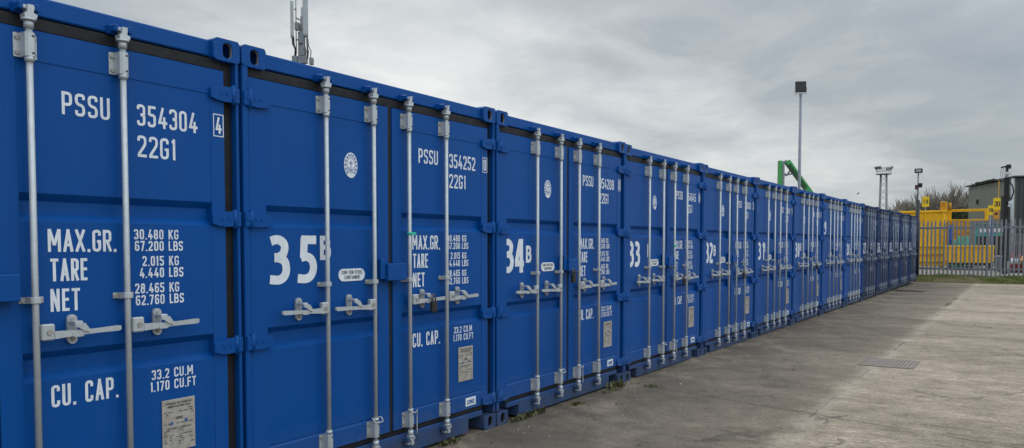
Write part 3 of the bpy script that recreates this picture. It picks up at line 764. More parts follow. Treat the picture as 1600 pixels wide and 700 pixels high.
for i, (num, suf, ser, chk, dz) in enumerate(NUMS):
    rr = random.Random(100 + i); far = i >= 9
    x0 = (i - 1) * P; dy = rr.uniform(-.006, .006) if i > 1 else 0
    t = thing('shipping_container', DESC[num], 'shipping container', (x0, dy, dz), GRP); CONT[num] = t
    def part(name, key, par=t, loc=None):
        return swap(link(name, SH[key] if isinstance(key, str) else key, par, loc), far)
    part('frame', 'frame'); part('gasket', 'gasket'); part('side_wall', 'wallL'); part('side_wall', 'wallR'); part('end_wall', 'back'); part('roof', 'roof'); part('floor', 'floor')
    for yy, rz in ((0, 0), (D, math.pi)):
        for zz in (0, 2.481):
            for side in (0, 1):
                o = part('corner_casting', 'casting' if zz else 'casting_low')
                # left casting as built, right one turned about so the hole sits symmetrically
                if rz == 0: o.location = (.006 if side == 0 else P - .170, -.002, zz)
                else: o.location = ((P - .006) if side == 0 else .170, D - .02, zz); o.rotation_euler[2] = rz
    dl = part('door', 'leafL'); dr = part('door', 'leafR')
    dr['label'] = 'right door leaf with white weights and a grey data plate'; dl['label'] = 'left door leaf with the big white number'
    for z in HZ: part('hinge', 'hingeL', dl, (0, 0, z)); part('hinge', 'hingeR', dr, (0, 0, z))
    for k, rx in enumerate(RODS):
        dd = dl if k < 2 else dr
        part('lock_rod', 'rod', dd, (rx, 0, 0))
        for z in (2.350, .268): part('rod_bracket', 'bracket', dd, (rx, 0, z)); part('bolt', 'bolt_holes', dd, (rx, 0, z)) if i < 4 else None
        part('rod_bracket', 'clip', dd, (rx, 0, 1.253))
        hz = 1.108 + rr.uniform(-.006, .006)
        part('handle', 'handleL' if k < 2 else 'handleR', dd, (rx, 0, hz))
        part('handle_catch', 'catch', dd, ((rx - .205) if k < 2 else (rx + .168), 0, 1.112))
    part('lock_box', 'boxL', dl); part('lock_box', 'boxR', dr)
    for me in SH['weights']: part('lettering', me, dr)
    for nm, me in serial(ser, chk): part(nm, me, dr)
    for nm, me in big_number(num, suf): part(nm, me, dl)
    pl = part('data_plate', 'plate', dr)
    part('maker_label', 'maker', dr); part('steel_label', 'oval', dl); part('approval_mark', 'mark', dl)
    if 0 < i < 5:
        part('seal_wire', 'cable', dr, (1.36, 0, 0)); part('seal_wire', 'ring', dl, (1.01, 0, 0))
# strip of green tape on 35's third rod, and a smaller one on 33
for num, z in (('35', 1.575), ('33', 1.50)):
    b = BM(); add_tube(b, [(1.36, -.030, z - .010), (1.36, -.030, z + .010)], .0185, 12); add_box(b, 1.376, 1.425, -.034, -.031, z - .010, z + .010)
    o = obj('tape', b, M['green_tape'], [c for c in CONT[num].children if c.name.startswith('door')][1])

# padlocks hang on handles or lock boxes
def padlock(num, x, z, label):
    base = CONT[num].location
    t = thing('padlock', label, 'padlock', (base.x + x, base.y - .085, base.z + z), 'padlocks on container doors')
    b = BM(); add_box(b, -.030, .030, -.016, .016, -.070, .010, bev=.007); obj('lock_body', b, M['dark'], t)
    b = BM(); add_tube(b, [(-.018, 0, .005)] + [(.018 * -math.cos(a), 0, .040 + .018 * math.sin(a)) for a in [k * math.pi / 8 for k in range(9)]] + [(.018, 0, .005)], .005, 8); obj('shackle', b, M['brass'], t)
    b = BM(); add_tube(b, [(0, 0, -.070), (0, 0, -.076)], .008, 10); obj('keyhole', b, M['brass'], t)
padlock('35', 1.555, 1.085, 'black padlock on the handle of the container numbered 35B')
padlock('33', 1.555, 1.085, 'black padlock on the handle of the container numbered 33')
padlock('32', 1.555, 1.085, 'black padlock on the handle of the container numbered 32B')
padlock('30', 1.555, 1.085, 'black padlock on the handle of the container numbered 30B')
padlock('34', 1.15, 1.222, 'black padlock under the lock box of the container numbered 34B')

# ------------------------------------------------------------------ things on the concrete
t = thing('drain_grating', 'worn purple grey drain grating set in the concrete joint', 'drain grating', (8.02, -2.20, 0))
b = BM(); gx0, gx1, gy0, gy1 = -.37, .37, -.32, .30
for x0_, x1_, y0_, y1_ in ((gx0, gx1, gy0, gy0 + .025), (gx0, gx1, gy1 - .025, gy1), (gx0, gx0 + .025, gy0 + .025, gy1 - .025), (gx1 - .025, gx1, gy0 + .025, gy1 - .025)): add_box(b, x0_, x1_, y0_, y1_, .002, .010)
obj('frame', b, M['iron'], t)
b = BM()
for k in range(13): add_box(b, gx0 + .026, gx1 - .026, gy0 + .030 + k * .0435, gy0 + .030 + k * .0435 + .034, .003, .009)
for k in range(6): add_box(b, gx0 + .06 + k * .118, gx0 + .08 + k * .118, gy0 + .027, gy1 - .027, .002, .0075)
obj('bars', b, M['iron'], t)
b = BM(); add_box(b, gx0 + .01, gx1 - .01, gy0 + .01, gy1 - .01, -.01, .0025); obj('sump', b, M['iron'], t)
t = thing('manhole_cover', 'dark flat manhole cover beside the last containers', 'manhole cover', (25.5, -.5, 0))
b = BM(); add_box(b, -.34, .34, -.44, .44, .002, .014, bev=.003); obj('cover', b, M['black'], t)
b = BM()
for k in range(8): add_box(b, -.30, .30, -.40 + k * .105, -.36 + k * .105, .0135, .019)
obj('ribs', b, M['black'], t)

def weed(x, y, n, h, label, spread=(.10, .04), thin=False):
    rw = random.Random(int(x * 1000)); b = BM()
    for _ in range(n):
        a = rw.uniform(0, 6.28); px, py_ = rw.gauss(0, spread[0] * .5), rw.gauss(0, spread[1] * .5)
        hh = h * .68 * rw.uniform(.15, 1) ** 1.2; l = rw.uniform(.008, .020) * (.25 if thin else 1)
        base = Vector((px, py_, -.003)); tip = base + Vector((math.cos(a) * hh * .7, math.sin(a) * hh * .5 - .004, hh))
        q = Vector((-math.sin(a), math.cos(a), 0)) * l; mid = base.lerp(tip, .62); mid.z += hh * .08
        b.faces.new([b.verts.new(v) for v in (base, mid + q, tip, mid - q)])
    o = obj('weed', b, M['weed'], None, (x, y, 0)); return tag(o, label, 'weed', 'weeds at the foot of the containers')
weed(1.80, -.03, 90, .07, 'mossy weed against the sill of container 35B')
weed(2.86, -.03, 120, .09, 'leafy weed by the left corner of container 34B', (.2, .04))
weed(3.10, -.04, 50, .12, 'taller thin weed under a lock rod of container 34B', (.05, .03), True)
weed(4.62, -.05, 170, .11, 'dark leafy weed at the corner where containers 34B and 33 meet', (.13, .05))
weed(4.84, -.36, 130, .06, 'grassy tuft growing in the concrete crack before container 33', (.07, .12), True)
weed(3.62, -.12, 90, .04, 'low weed on the concrete before the middle of container 34B', (.09, .04))
weed(4.42, -.10, 70, .04, 'low straggling weed left of the casting of container 33', (.18, .05))
weed(19.8, -2.02, 300, .035, 'grassy tuft in the long concrete joint towards the fence', (.9, .05), True)
weed(22.2, -2.00, 150, .035, 'second grassy tuft in the long joint, nearer the fence', (1.0, .05), True)

b = BM(); rr = random.Random(11)
for k in range(170):
    x = rr.uniform(-.5, 14); y = -abs(rr.gauss(0, .6)) - .04 if k % 3 else rr.uniform(-4.5, -.1)
    s = rr.uniform(.003, .012) * (1.5 if rr.random() < .08 else 1)
    m = Matrix.Translation((x, y, s * .3)) @ Matrix.Rotation(rr.uniform(0, 6), 4, 'Z') @ Matrix.Diagonal((s * rr.uniform(.8, 1.6), s, s * .6, 1))
    bmesh.ops.create_icosphere(b, subdivisions=1, radius=1, matrix=m)
o = obj('gravel', b, M['stone']); o['kind'] = 'stuff'; o['label'] = 'pale chippings scattered on the concrete'
b = BM()
for k in range(260):
    x = rr.uniform(-.5, 16); y = rr.uniform(-.16, -.01) if k % 2 else rr.uniform(-.5, -.03); s = rr.uniform(.006, .022); a = rr.uniform(0, 6.28)
    c_, s_ = math.cos(a) * s, math.sin(a) * s; z = .004 + rr.uniform(0, .006)
    b.faces.new([b.verts.new(v) for v in ((x - c_, y - s_, z), (x + s_ * .4, y - c_ * .4, z + .004), (x + c_, y + s_, z), (x - s_ * .4, y + c_ * .4, z + .002))])
o = obj('leaf_litter', b, M['soil']); o['kind'] = 'stuff'; o['label'] = 'brown leaf crumbs along the container sills'

# ------------------------------------------------------------------ palisade fence
FX = 35.0; FZ = .19
fence = thing('palisade_fence', 'grey steel palisade fence across the end of the yard', 'fence', (FX, -1.5, FZ))
PL = BM()
add_prism(PL, [(-.037, 0), (-.037, 2.22), (-.026, 2.33), (0, 2.40), (.026, 2.33), (.037, 2.22), (.037, 0)], 'x', -.006, .004)
add_prism(PL, [(-.009, .02), (-.009, 2.30), (.009, 2.30), (.009, .02)], 'x', -.020, -.006)
pm = mesh_of(PL, 'pale', M['steel'])
for k in range(40):
    rr = random.Random(k)
    o = link('pale', pm, fence, (-.045, 1.72 - k * .158, rr.uniform(-.02, .02))); o.rotation_euler[0] = rr.uniform(-.008, .008)
for z in (2.05, .32):
    b = BM(); add_box(b, -.04, .0, -5.4, 2.2, z, z + .045); add_box(b, -.006, 0, -5.4, 2.2, z - .045, z); obj('rail', b, M['steel'], fence)
for y in (1.95, -.80, -3.55):
    b = BM(); add_box(b, .002, .012, y - .05, y + .05, -.25, 2.25); add_box(b, .012, .09, y - .004, y + .004, -.25, 2.25); add_box(b, .09, .10, y - .05, y + .05, -.25, 2.25); obj('post', b, M['steel'], fence)

# ------------------------------------------------------------------ the yard beyond the fence
def span(X, p0, p1, q0, q1):
    """y and z range on the plane X of a pixel box"""
    a, b_ = at_x(p0, q0, X), at_x(p1, q1, X)
    return min(a.y, b_.y), max(a.y, b_.y), min(a.z, b_.z), max(a.z, b_.z)
YZ = .19
# tall yellow compactor
X = 47.5; ya, yb, _, zt = span(X, 1406, 1475, 330, 418)
t = thing('compactor', 'tall yellow steel waste compactor behind the fence', 'waste compactor', (X, (ya + yb) / 2, YZ)); L = lambda y: y - (ya + yb) / 2
b = BM(); add_box(b, 0, 1.5, L(ya), L(yb), .12, zt - YZ - .12, bev=.03); obj('body', b, M['yellow'], t)
b = BM(); add_box(b, -.06, 1.56, L(ya) - .06, L(yb) + .06, zt - YZ - .13, zt - YZ, bev=.02); obj('top_rim', b, M['yellow'], t)
b = BM()
for z in (.35, .78, 1.2): add_box(b, -.09, -.002, L(ya) + .02, L(yb) - .02, z, z + .16, bev=.02)
for y in (L(yb) - .12, L(ya) + 1.0, L(ya) + .1): add_box(b, -.05, -.001, y - .05, y + .05, 1.4, zt - YZ - .14, bev=.01)
obj('rib', b, M['yellow'], t)
b = BM(); add_box(b, .1, 1.4, L(ya) + .1, L(ya) + .25, 0, .13); add_box(b, .1, 1.4, L(yb) - .25, L(yb) - .1, 0, .13); obj('skid', b, M['rustyellow'], t)
pw = at_x(1474, 330, X)
b = BM(); add_box(b, .2, .75, L(pw.y) - .16, L(pw.y) + .18, zt - YZ - .01, zt - YZ + .50, bev=.03); add_tube(b, [(.4, L(pw.y) - .3, zt - YZ), (.4, L(pw.y) - .3, zt - YZ + .42)], .07, 10); obj('power_pack', b, M['rustyellow'], t)
# open hopper with guard rails
X = 48.2; ya, yb, _, zr = span(X, 1480.5, 1541, 327, 418)
t = thing('loading_hopper', 'open yellow loading hopper with guard rails right of the tall compactor', 'loading hopper', (X, (ya + yb) / 2, YZ))
z2 = at_x(1500, 343, X).z - YZ; zr -= YZ
b = BM()
for z, hh in ((zr - .10, .09), (z2 - .04, .05)):
    add_box(b, 0, .08, L(ya), L(yb), z, z + hh, bev=.01); add_box(b, 1.4, 1.48, L(ya), L(yb), z, z + hh, bev=.01)
    add_box(b, .081, 1.399, L(yb) - .08, L(yb) - .002, z, z + hh, bev=.01)
for x in (-.002, 1.398):
    add_box(b, x, x + .10, L(yb) - .003, L(yb) - .003 + .16, z2 - .05, zr - .005, bev=.01) if False else add_box(b, x, x + .10, L(ya) - .003, L(ya) + .14, z2 - .05, zr - .005, bev=.01)
    add_box(b, x, x + .10, L(yb) - .10, L(yb) + .003, 0, zr - .012, bev=.01)
obj('guard_rail', b, M['yellow'], t)
_, _, zl, zh = span(X + 1.2, 1481, 1515, 346, 384); yc0, yc1, _, _ = span(X + 1.2, 1481, 1516, 346, 384)
b = BM(); add_box(b, 1.2, 1.3, L(yc0), L(yc1), .3, zh - YZ, bev=.01); add_box(b, .3, 1.199, L(yc1) - .1, L(yc1), .3, zh - YZ - .1, bev=.01); obj('back_panel', b, M['rustyellow'], t)
b = BM(); add_box(b, .3, 2.3, L(ya) + .2, L(yb) - .2, .10, .30, bev=.02); obj('base', b, M['midgrey'], t)
# low skip in front
X = 44.5; ya, yb, zb_, zt_ = span(X, 1476, 1552, 384, 411)
t = thing('tipping_skip', 'low ribbed yellow tipping skip on a dark wheeled base', 'skip', (X, (ya + yb) / 2, YZ))
b = BM(); zB, zT = zb_ - YZ, zt_ - YZ
add_prism(b, [(L(ya) + .04, zB), (L(ya), zT), (L(yb), zT), (L(yb) - .10, zB)], 'x', 0, .06)
add_prism(b, [(L(ya) + .04, zB), (L(ya), zT), (L(yb), zT), (L(yb) - .10, zB)], 'x', 1.34, 1.40)
add_box(b, .061, 1.339, L(ya) + .05, L(yb) - .11, zB, zB + .06); add_box(b, .061, 1.339, L(ya) + .02, L(ya) + .07, zB + .061, zT); add_box(b, .061, 1.339, L(yb) - .12, L(yb) - .06, zB + .061, zT)
obj('bin', b, M['yellow'], t)
b = BM(); add_box(b, -.05, -.001, L(ya) - .03, L(yb) + .03, zT - .09, zT + .02, bev=.01)
for k in range(6):
    y = L(ya) + .12 + k * (yb - ya - .28) / 5; add_box(b, -.045, -.001, y - .035, y + .035, zB + .01, zT - .095, bev=.008)
obj('rib', b, M['yellow'], t)
b = BM(); add_box(b, .05, 1.3, L(ya) + .15, L(yb) - .2, zB - .12, zB - .004); obj('chassis', b, M['dark'], t)
for y in (L(ya) + .25, L(ya) + 1.0, L(yb) - 1.0, L(yb) - .3):
    b = BM(); add_tube(b, [(.06, y, .12), (.16, y, .12)], .12, 14); obj('wheel', b, M['black'], t)
# numbered boards on posts
def board(X, p0, p1, q0, q1, txt, label, pp=None, top=None, tagbox=None):
    ya, yb, z0, z1 = span(X, p0, p1, q0, q1)
    t = thing('numbered_sign', label, 'sign', (X, (ya + yb) / 2, YZ), 'yellow bay number signs')
    yc = (ya + yb) / 2; hw = (yb - ya) / 2; z0 -= YZ; z1 -= YZ
    b = BM(); add_box(b, -.02, .015, -hw, hw, z0, z1, bev=.004); obj('board', b, M['sign_yellow'], t)
    b = BM(); h = (z1 - z0) * .42; 
    for k, ch in enumerate(txt): text(b, ch, -hw * .62 + k * hw * .72, 0, h, h * .17, wf=1.05)
    for v in b.verts: v.co = Vector((-.024 + v.co.y, -v.co.x, v.co.z + z0 + (z1 - z0) * .30))
    obj('numeral', b, M['ink'], t)
    py_ = 0 if pp is None else at_x(pp, 300, X).y - yc; zt = z1 if top is None else at_x(pp or p0, top, X).z - YZ
    b = BM(); add_tube(b, [(.04, py_, 0), (.04, py_, zt)], .014, 8); obj('post', b, M['rustyellow' if top else 'grey'], t)
    if tagbox:
        a0, a1, c0, c1 = span(X, *tagbox); b = BM(); add_box(b, -.02, .015, a0 - yc, a1 - yc, c0 - YZ, c1 - YZ, bev=.004); obj('tag', b, M['orange'], t)
        b = BM(); 
        m_ = (c0 + c1) / 2 - YZ; add_box(b, -.026, -.021, (a0 + a1) / 2 - yc - .07, (a0 + a1) / 2 - yc + .07, m_ - .02, m_ + .10); obj('arrow_mark', b, M['ink'], t)
board(52.5, 1441, 1451.5, 307.5, 323, '19', 'yellow sign numbered 19 standing above the yellow compactor')
board(46.0, 1552, 1563, 309.5, 328, '20', 'yellow sign numbered 20 with an orange tag below', 1560.5, 282, (1552.5, 1561, 328.5, 342))
board(45.6, 1544, 1551.3, 321, 336, '18', 'smaller yellow sign numbered 18 left of the sign numbered 20')

# teal site store with white panels
X = 56.0; ya, yb, _, zt = span(X, 1524, 1571, 351, 418)
t = thing('site_cabin', 'teal site cabin with white window panels behind the yellow skip', 'site cabin', (X, (ya + yb) / 2, YZ))
b = BM(); add_box(b, 0, 2.4, L(ya), L(yb), .15, zt - YZ, bev=.03); obj('wall', b, M['teal'], t)
b = BM(); add_box(b, -.1, 2.5, L(ya) - .1, L(yb) + .1, zt - YZ, zt - YZ + .08); obj('roof', b, M['midgrey'], t)
_, _, zl, zh = span(X, 1530, 1540, 355, 363)
for k in range(5):
    y = L(yb) - .30 - k * (yb - ya - .3) / 5
    b = BM(); add_box(b, -.04, -.001, y - .22, y + .05, zl - YZ, zh - YZ); obj('window', b, M['white'], t)
b = BM(); add_box(b, -.05, -.002, L(ya) + .1, L(yb) - .1, .2, zl - YZ - .25); obj('skirt', b, M['dark'], t)
# blue drums and green sacks
def drum(X, p0, p1, q0, q1, m, label, cat, name):
    ya, yb, z0, z1 = span(X, p0, p1, q0, q1); t = thing(name, label, cat, (X + .4, (ya + yb) / 2, YZ)); r = (yb - ya) / 2
    b = BM(); H = z1 - YZ; add_tube(b, [(0, 0, 0), (0, 0, H * .3), (0, 0, H * .32), (0, 0, H * .34), (0, 0, H * .64), (0, 0, H * .66), (0, 0, H * .68), (0, 0, H * .98), (0, 0, H)], [r * .95, r * .95, r, r * .95, r * .95, r, r * .95, r * .95, r * .85], 16); obj('drum_body', b, m, t)
    b = BM(); add_tube(b, [(r * .3, 0, H), (r * .3, 0, H + .04)], .05, 8); obj('bung', b, M['black'], t)
drum(46.6, 1481.5, 1488, 352, 383, M['bluep'], 'tall blue tank standing left behind the low skip', 'tank', 'storage_tank')
drum(47.3, 1546.5, 1552, 346, 384, M['bluep'], 'slim blue tank standing before the teal cabin', 'tank', 'storage_tank')
t = thing('tarpaulin_heap', 'green tarpaulin heap showing above the low yellow skip', 'tarpaulin', tuple(Vector((46.9, (at_x(1490, 380, 46.9).y + at_x(1510, 380, 46.9).y) / 2, YZ))))
b = BM(); zt = at_x(1500, 371, 46.9).z - YZ
bmesh.ops.create_icosphere(b, subdivisions=3, radius=1)
rr = random.Random(4)
for v in b.verts: v.co = Vector((v.co.x * .7, v.co.y * .55, (min(max(0, v.co.z) * 1.5, 1) - .25 * (v.co.y > 0) * v.co.y) * zt)) * (1 + .06 * math.sin(v.co.x * 9 + v.co.y * 13 + v.co.z * 7))
obj('sheet', b, M['tarp'], t)
# wheelie bins
for j, (p0, p1, lab) in enumerate(((1553.5, 1561, 'dark grey wheelie bin beside the low yellow skip'), (1562, 1570, 'dark grey wheelie bin next to the black camera mast'))):
    X = 42.0; ya, yb, _, zt = span(X, p0, p1, 400, 430); hw = (yb - ya) / 2; H = zt - YZ
    t = thing('wheelie_bin', lab, 'bin', (X, (ya + yb) / 2, YZ), 'dark wheelie bins')
    b = BM(); add_prism(b, [(.05, .06), (-.05, H * .92), (.5, H * .92), (.42, .06)], 'y', -hw, hw); obj('tub', b, M['midgrey'], t)
    b = BM(); add_prism(b, [(-.09, H * .925), (-.07, H), (.52, H * 1.03), (.54, H * .925)], 'y', -hw * 1.08, hw * 1.08); obj('lid', b, M['midgrey'], t)
    for s in (-1, 1):
        b = BM(); add_tube(b, [(.42, s * hw * .7 - .03, .1), (.42, s * hw * .7 + .03, .1)], .1, 12); obj('wheel', b, M['black'], t)
# traffic cones, cage, grit bin
for px, lab in ((1584, 'red and white traffic cone right of the camera mast'), (1593, 'red and white traffic cone at the right edge')):
    X = 41.5; p = at_x(px, 385, X); H = p.z - YZ; H = 1.0
    t = thing('traffic_cone', lab, 'traffic cone', (X, p.y, YZ + .0), 'traffic cones beyond the fence')
    b = BM(); add_tube(b, [(0, 0, .05), (0, 0, H)], [.19, .035], 14); obj('cone', b, M['red'], t)
    b = BM(); add_tube(b, [(0, 0, .42), (0, 0, .70)], [.132, .085], 14); obj('sleeve', b, M['white'], t)
    b = BM(); add_box(b, -.24, .24, -.24, .24, 0, .05, bev=.01); obj('foot', b, M['black'], t)
X = 45.0; ya, yb, z0, z1 = span(X, 1580, 1604, 366, 400)
t = thing('gas_cage', 'dark wire cage holding maroon cylinders at the right edge', 'cage', (X, (ya + yb) / 2, YZ))
b = BM()
for k in range(9):
    y = L(ya) + k * (yb - ya) / 8; add_box(b, 0, .04, y - .02, y + .02, .05, z1 - YZ); add_box(b, 1.0, 1.04, y - .02, y + .02, .05, z1 - YZ)
for z in (.08, .75, 1.4, z1 - YZ): add_box(b, -.02, 0, L(ya), L(yb), z - .02, z + .02); add_box(b, 1.041, 1.06, L(ya), L(yb), z - .02, z + .02)
add_box(b, -.02, 1.06, L(ya), L(yb), .0, .05); obj('cage_frame', b, M['midgrey'], t)
for k in range(5):
    b = BM(); y = L(ya) + .15 + k * (yb - ya - .3) / 4; add_tube(b, [(.5, y, .06), (.5, y, 1.35), (.5, y, 1.5)], [.1, .1, .04], 12); obj('cylinder', b, M['maroon'], t)
X = 41.0; ya, yb, z0, z1 = span(X, 1597.5, 1612, 404, 424)
t = thing('grit_bin', 'yellow grit bin cut off by the right edge of the photo', 'grit bin', (X, (ya + yb) / 2, YZ))
b = BM(); add_prism(b, [(L(ya) + .05, 0), (L(ya), .6), (L(yb), .6), (L(yb) - .05, 0)], 'x', 0, .6); obj('tub', b, M['yellow'], t)
b = BM(); add_prism(b, [(-.04, .605), (.1, .78), (.5, .78), (.64, .605)], 'y', L(ya) - .03, L(yb) + .03); obj('lid', b, M['yellow'], t)

# ------------------------------------------------------------------ olive steel building
pA = at(1514, 293, 73.6); pB = at(1588, 278.5, 63.5)
A0 = Vector((pA.x, pA.y, 0)); B0 = Vector((pB.x, pB.y, 0)); e = (B0 - A0).normalized(); nrm = Vector((e.y, -e.x, 0))   # towards the right / away
if nrm.dot(Vector((0, -1, 0))) < 0: nrm = -nrm
t = thing('industrial_building', 'olive grey clad industrial building with a dark end wall', 'building', A0); W = (B0 - A0).length
t.rotation_euler[2] = math.atan2(e.y, e.x); hA, hB = pA.z, pB.z
depth = 18
sgn = -1 if Vector((-e.y, e.x, 0)).dot(nrm) < 0 else 1
# which side of wall A faces the camera
def wall_bm(x0, x1, h0, h1, yy, rib, th):
    b = BM(); n = int((x1 - x0) / rib); pts = []
    for k in range(n):
        x = x0 + k * (x1 - x0) / n; r = (x1 - x0) / n
        pts += [(x, 0), (x + r * .6, 0), (x + r * .68, 1), (x + r * .92, 1)]
    pts.append((x1, 0)); rows = []
    for x, d_ in pts:
        h = h0 + (h1 - h0) * (x - x0) / (x1 - x0); rows.append([b.verts.new((x, yy + d_ * th, z)) for z in (0, h)])
    for A, B_ in zip(rows, rows[1:]): b.faces.new((A[0], B_[0], B_[1], A[1]))
    return b
inner = sgn   # building body lies on this side of the wall in local y
obj('wall', wall_bm(0, W, hA, hB, 0, .35, -.008 * inner), M['clad'], t)
b = BM()
rows = []
for k in range(50):
    for fr, d_ in ((0, 0), (.6, 0), (.7, 1), (.92, 1)):
        y = inner * (k + fr) * depth / 50; rows.append([b.verts.new((W + .02 + d_ * .05, y, z)) for z in (0, hB + .02)])
for A, B_ in zip(rows, rows[1:]): b.faces.new((A[0], B_[0], B_[1], A[1]))
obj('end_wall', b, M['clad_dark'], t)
b = BM()
q = [(-.25, -.25 * inner, hA + .05), (W + .25, -.25 * inner, hB + .08), (W + .25, inner * depth, hB + .08), (-.25, inner * depth, hA + .05)]
lo = [b.verts.new(v) for v in q]; hi = [b.verts.new((x, y, z + .12)) for x, y, z in q]
for k in range(4): b.faces.new((lo[k], lo[(k + 1) % 4], hi[(k + 1) % 4], hi[k]))
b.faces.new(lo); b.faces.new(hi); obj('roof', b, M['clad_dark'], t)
b = BM(); add_box(b, 0, W, inner * depth - .3, inner * depth, 0, min(hA, hB)); add_box(b, 0, .3, inner * .05 if inner > 0 else -depth + .3, depth - .31 if inner > 0 else -.05, 0, hA); obj('rear_wall', b, M['clad_dark'], t)
b = BM(); add_tube(b, [(W + .05, -.25 * inner, 0), (W + .05, -.25 * inner, hB)], .12, 10); add_tube(b, [(W - .5, -.15 * inner, 0), (W - .5, -.15 * inner, hB)], .05, 8); obj('downpipe', b, M['grey'], t)
b = BM(); x1 = W - .9; x0_ = W - 2.7
add_box(b, x0_, x1, min(-.10 * inner, -.07 * inner), max(-.10 * inner, -.07 * inner), 0, hB - 1.3); obj('doorway', b, M['dark'], t)
for fx, fz in ((.22, .79), (.68, .76)):
    b = BM(); x = W * fx; add_box(b, x - .12, x + .12, min(-.12 * inner, -.03 * inner), max(-.12 * inner, -.03 * inner), hA * fz - .22, hA * fz + .22, bev=.03); obj('wall_vent', b, M['dark'], t)
b = BM(); rr = random.Random(8)     # moss along the verge
for k in range(110):
    f = rr.gauss(.42, .10); s = rr.uniform(.05, .17) * (1.5 if rr.random() < .15 else 1); x = W * f
    bmesh.ops.create_icosphere(b, subdivisions=1, radius=s, matrix=Matrix.Translation((x, -.2 * inner, hA + (hB - hA) * f + .19)) @ Matrix.Diagonal((1.6, 1, .6, 1)))
obj('moss', b, M['evergreen'], t)

# ------------------------------------------------------------------ masts, lamps, antennas
X = 39.0; p = at_x(1574, 258, X)
t = thing('camera_mast', 'thick black mast with white security cameras behind the fence', 'mast', (X, p.y, YZ)); H = p.z - YZ; zc = lambda px, q: at_x(px, q, X).z - YZ; yc = lambda px: at_x(px, 300, X).y - p.y
b = BM(); add_box(b, -.10, .10, -.10, .10, 0, zc(1574, 278), bev=.01); add_box(b, -.07, .07, -.05, .05, zc(1574, 278), H, bev=.01); obj('mast', b, M['black'], t)
b = BM(); add_tube(b, [(0, 0, H - .04), (0, yc(1563), H - .10)], .035, 8); add_box(b, -.12, .12, yc(1579), yc(1572), H - .16, H + .02, bev=.01); obj('top_arm', b, M['black'], t)
b = BM(); zz = zc(1574, 271); add_prism(b, [(yc(1570), zz + .06), (yc(1579.5), zz + .02), (yc(1580), zz - .09), (yc(1571), zz - .05)], 'x', -.32, -.11); add_tube(b, [(-.1, 0, zz - .08), (-.05, 0, zz - .2)], .03, 6); obj('camera', b, M['white'], t)
b = BM(); add_box(b, -.22, -.105, yc(1582.5), yc(1576.5), zc(1579, 320), zc(1579, 314.5), bev=.01); add_tube(b, [(-.17, yc(1577.5), zc(1577, 321)), (-.17, yc(1577.5), zc(1577, 323.5))], .05, 8); obj('camera', b, M['white'], t)
b = BM()
for px, z_ in ((1564, 281), (1567, 279), (1570.5, 280)): add_tube(b, [(0, yc(px), H - .08), (.02, yc(px) + .03, H - .4), (0, yc(px) - .01, zc(px, z_)), (0, -.08, zc(px, z_) - .1)], .012, 5)
obj('cable', b, M['grey'], t)
b = BM(); add_tube(b, [(0, .0, zc(1580, 279)), (-.02, yc(1582), zc(1580, 290)), (-.02, yc(1584), zc(1580, 300)), (-.02, yc(1580), zc(1580, 312))], .03, 6); obj('cable', b, M['black'], t)

X = 34.2; p = at_x(1434.0, 313, X)
t = thing('lamp_post', 'thin post on a thick black base at the end of the containers', 'lamp post', (X, p.y, .1)); zc = lambda q: at_x(1434, q, X).z - .1
b = BM(); add_tube(b, [(0, 0, 0), (0, 0, zc(313))], .085, 12); obj('base_post', b, M['black'], t)
b = BM(); add_tube(b, [(0, 0, zc(314)), (0, 0, zc(271))], .028, 8); obj('pole', b, M['midgrey'], t)
b = BM(); add_box(b, -.08, .05, -.16, .14, zc(270.5), zc(263.5), bev=.015); obj('lamp_head', b, M['black'], t)
b = BM(); add_box(b, -.086, -.078, -.11, .09, zc(269), zc(265), bev=.002); obj('lamp_glass', b, M['grey'], t)
b = BM(); add_box(b, -.09, .07, -.02, .11, zc(296), zc(289), bev=.01); obj('siren_box', b, M['maroon'], t)
b = BM(); add_box(b, -.10, .07, -.16, -.021, zc(293), zc(286.5), bev=.01); obj('siren_horn', b, M['black'], t)

d_ = 42; p = at(1251, 146, d_); t = thing('floodlight_column', 'tall slim floodlight column with a square black lamp behind the containers', 'floodlight', (p.x, p.y, .0))
b = BM(); add_tube(b, [(0, 0, 0), (0, 0, 3), (0, 0, p.z)], [.10, .085, .068], 12); obj('pole', b, M['pole'], t)
ht = at(1251, 128, d_).z; s = p.z
b = BM(); add_prism(b, [(-.10, s + .06), (.02, s + .05), (.10, ht + .01), (-.02, ht + .03)], 'y', -.28, .28)
bmesh.ops.bevel(b, geom=b.edges[:], offset=.015, segments=1, affect='EDGES'); h = obj('lamp_head', b, M['black'], t); h.rotation_euler[2] = .45
b = BM()
for sy in (-1, 1): add_box(b, -.06, .06, sy * .30 - .012, sy * .30 + .012, s - .02, s + .34)
add_box(b, -.06, .06, -.31, .31, s - .03, s - .01); o = obj('bracket', b, M['galv'], t); o.rotation_euler[2] = .45

# phone mast with panel antennas
d_ = 46; o_ = at(469, 97, d_); t = thing('phone_mast', 'grey phone mast with white panel antennas rising behind the containers', 'phone mast', (o_.x, o_.y, 0))
pp = lambda px, py, dd=0: (lambda v: (v - Vector((o_.x, o_.y, 0))))(at(px, py, d_ + dd))
b = BM(); a = pp(471, 50); add_tube(b, [(a.x, a.y, 0), (a.x, a.y, a.z)], [.30, .20], 12); bt = pp(471.5, 26); add_tube(b, [(a.x, a.y, a.z - .5), (bt.x, bt.y, bt.z)], .10, 10); obj('mast', b, M['midgrey'], t)
b = BM(); a0 = pp(462, -12); a1 = pp(462, 84); add_tube(b, [tuple(a0), (a0.x, a0.y, a1.z)], .03, 8); a0 = pp(459.5, 14); add_tube(b, [tuple(a0), tuple(pp(463, 15))], .04, 6); a0 = pp(468, 31); add_tube(b, [tuple(a0), tuple(pp(463, 28))], .04, 6)
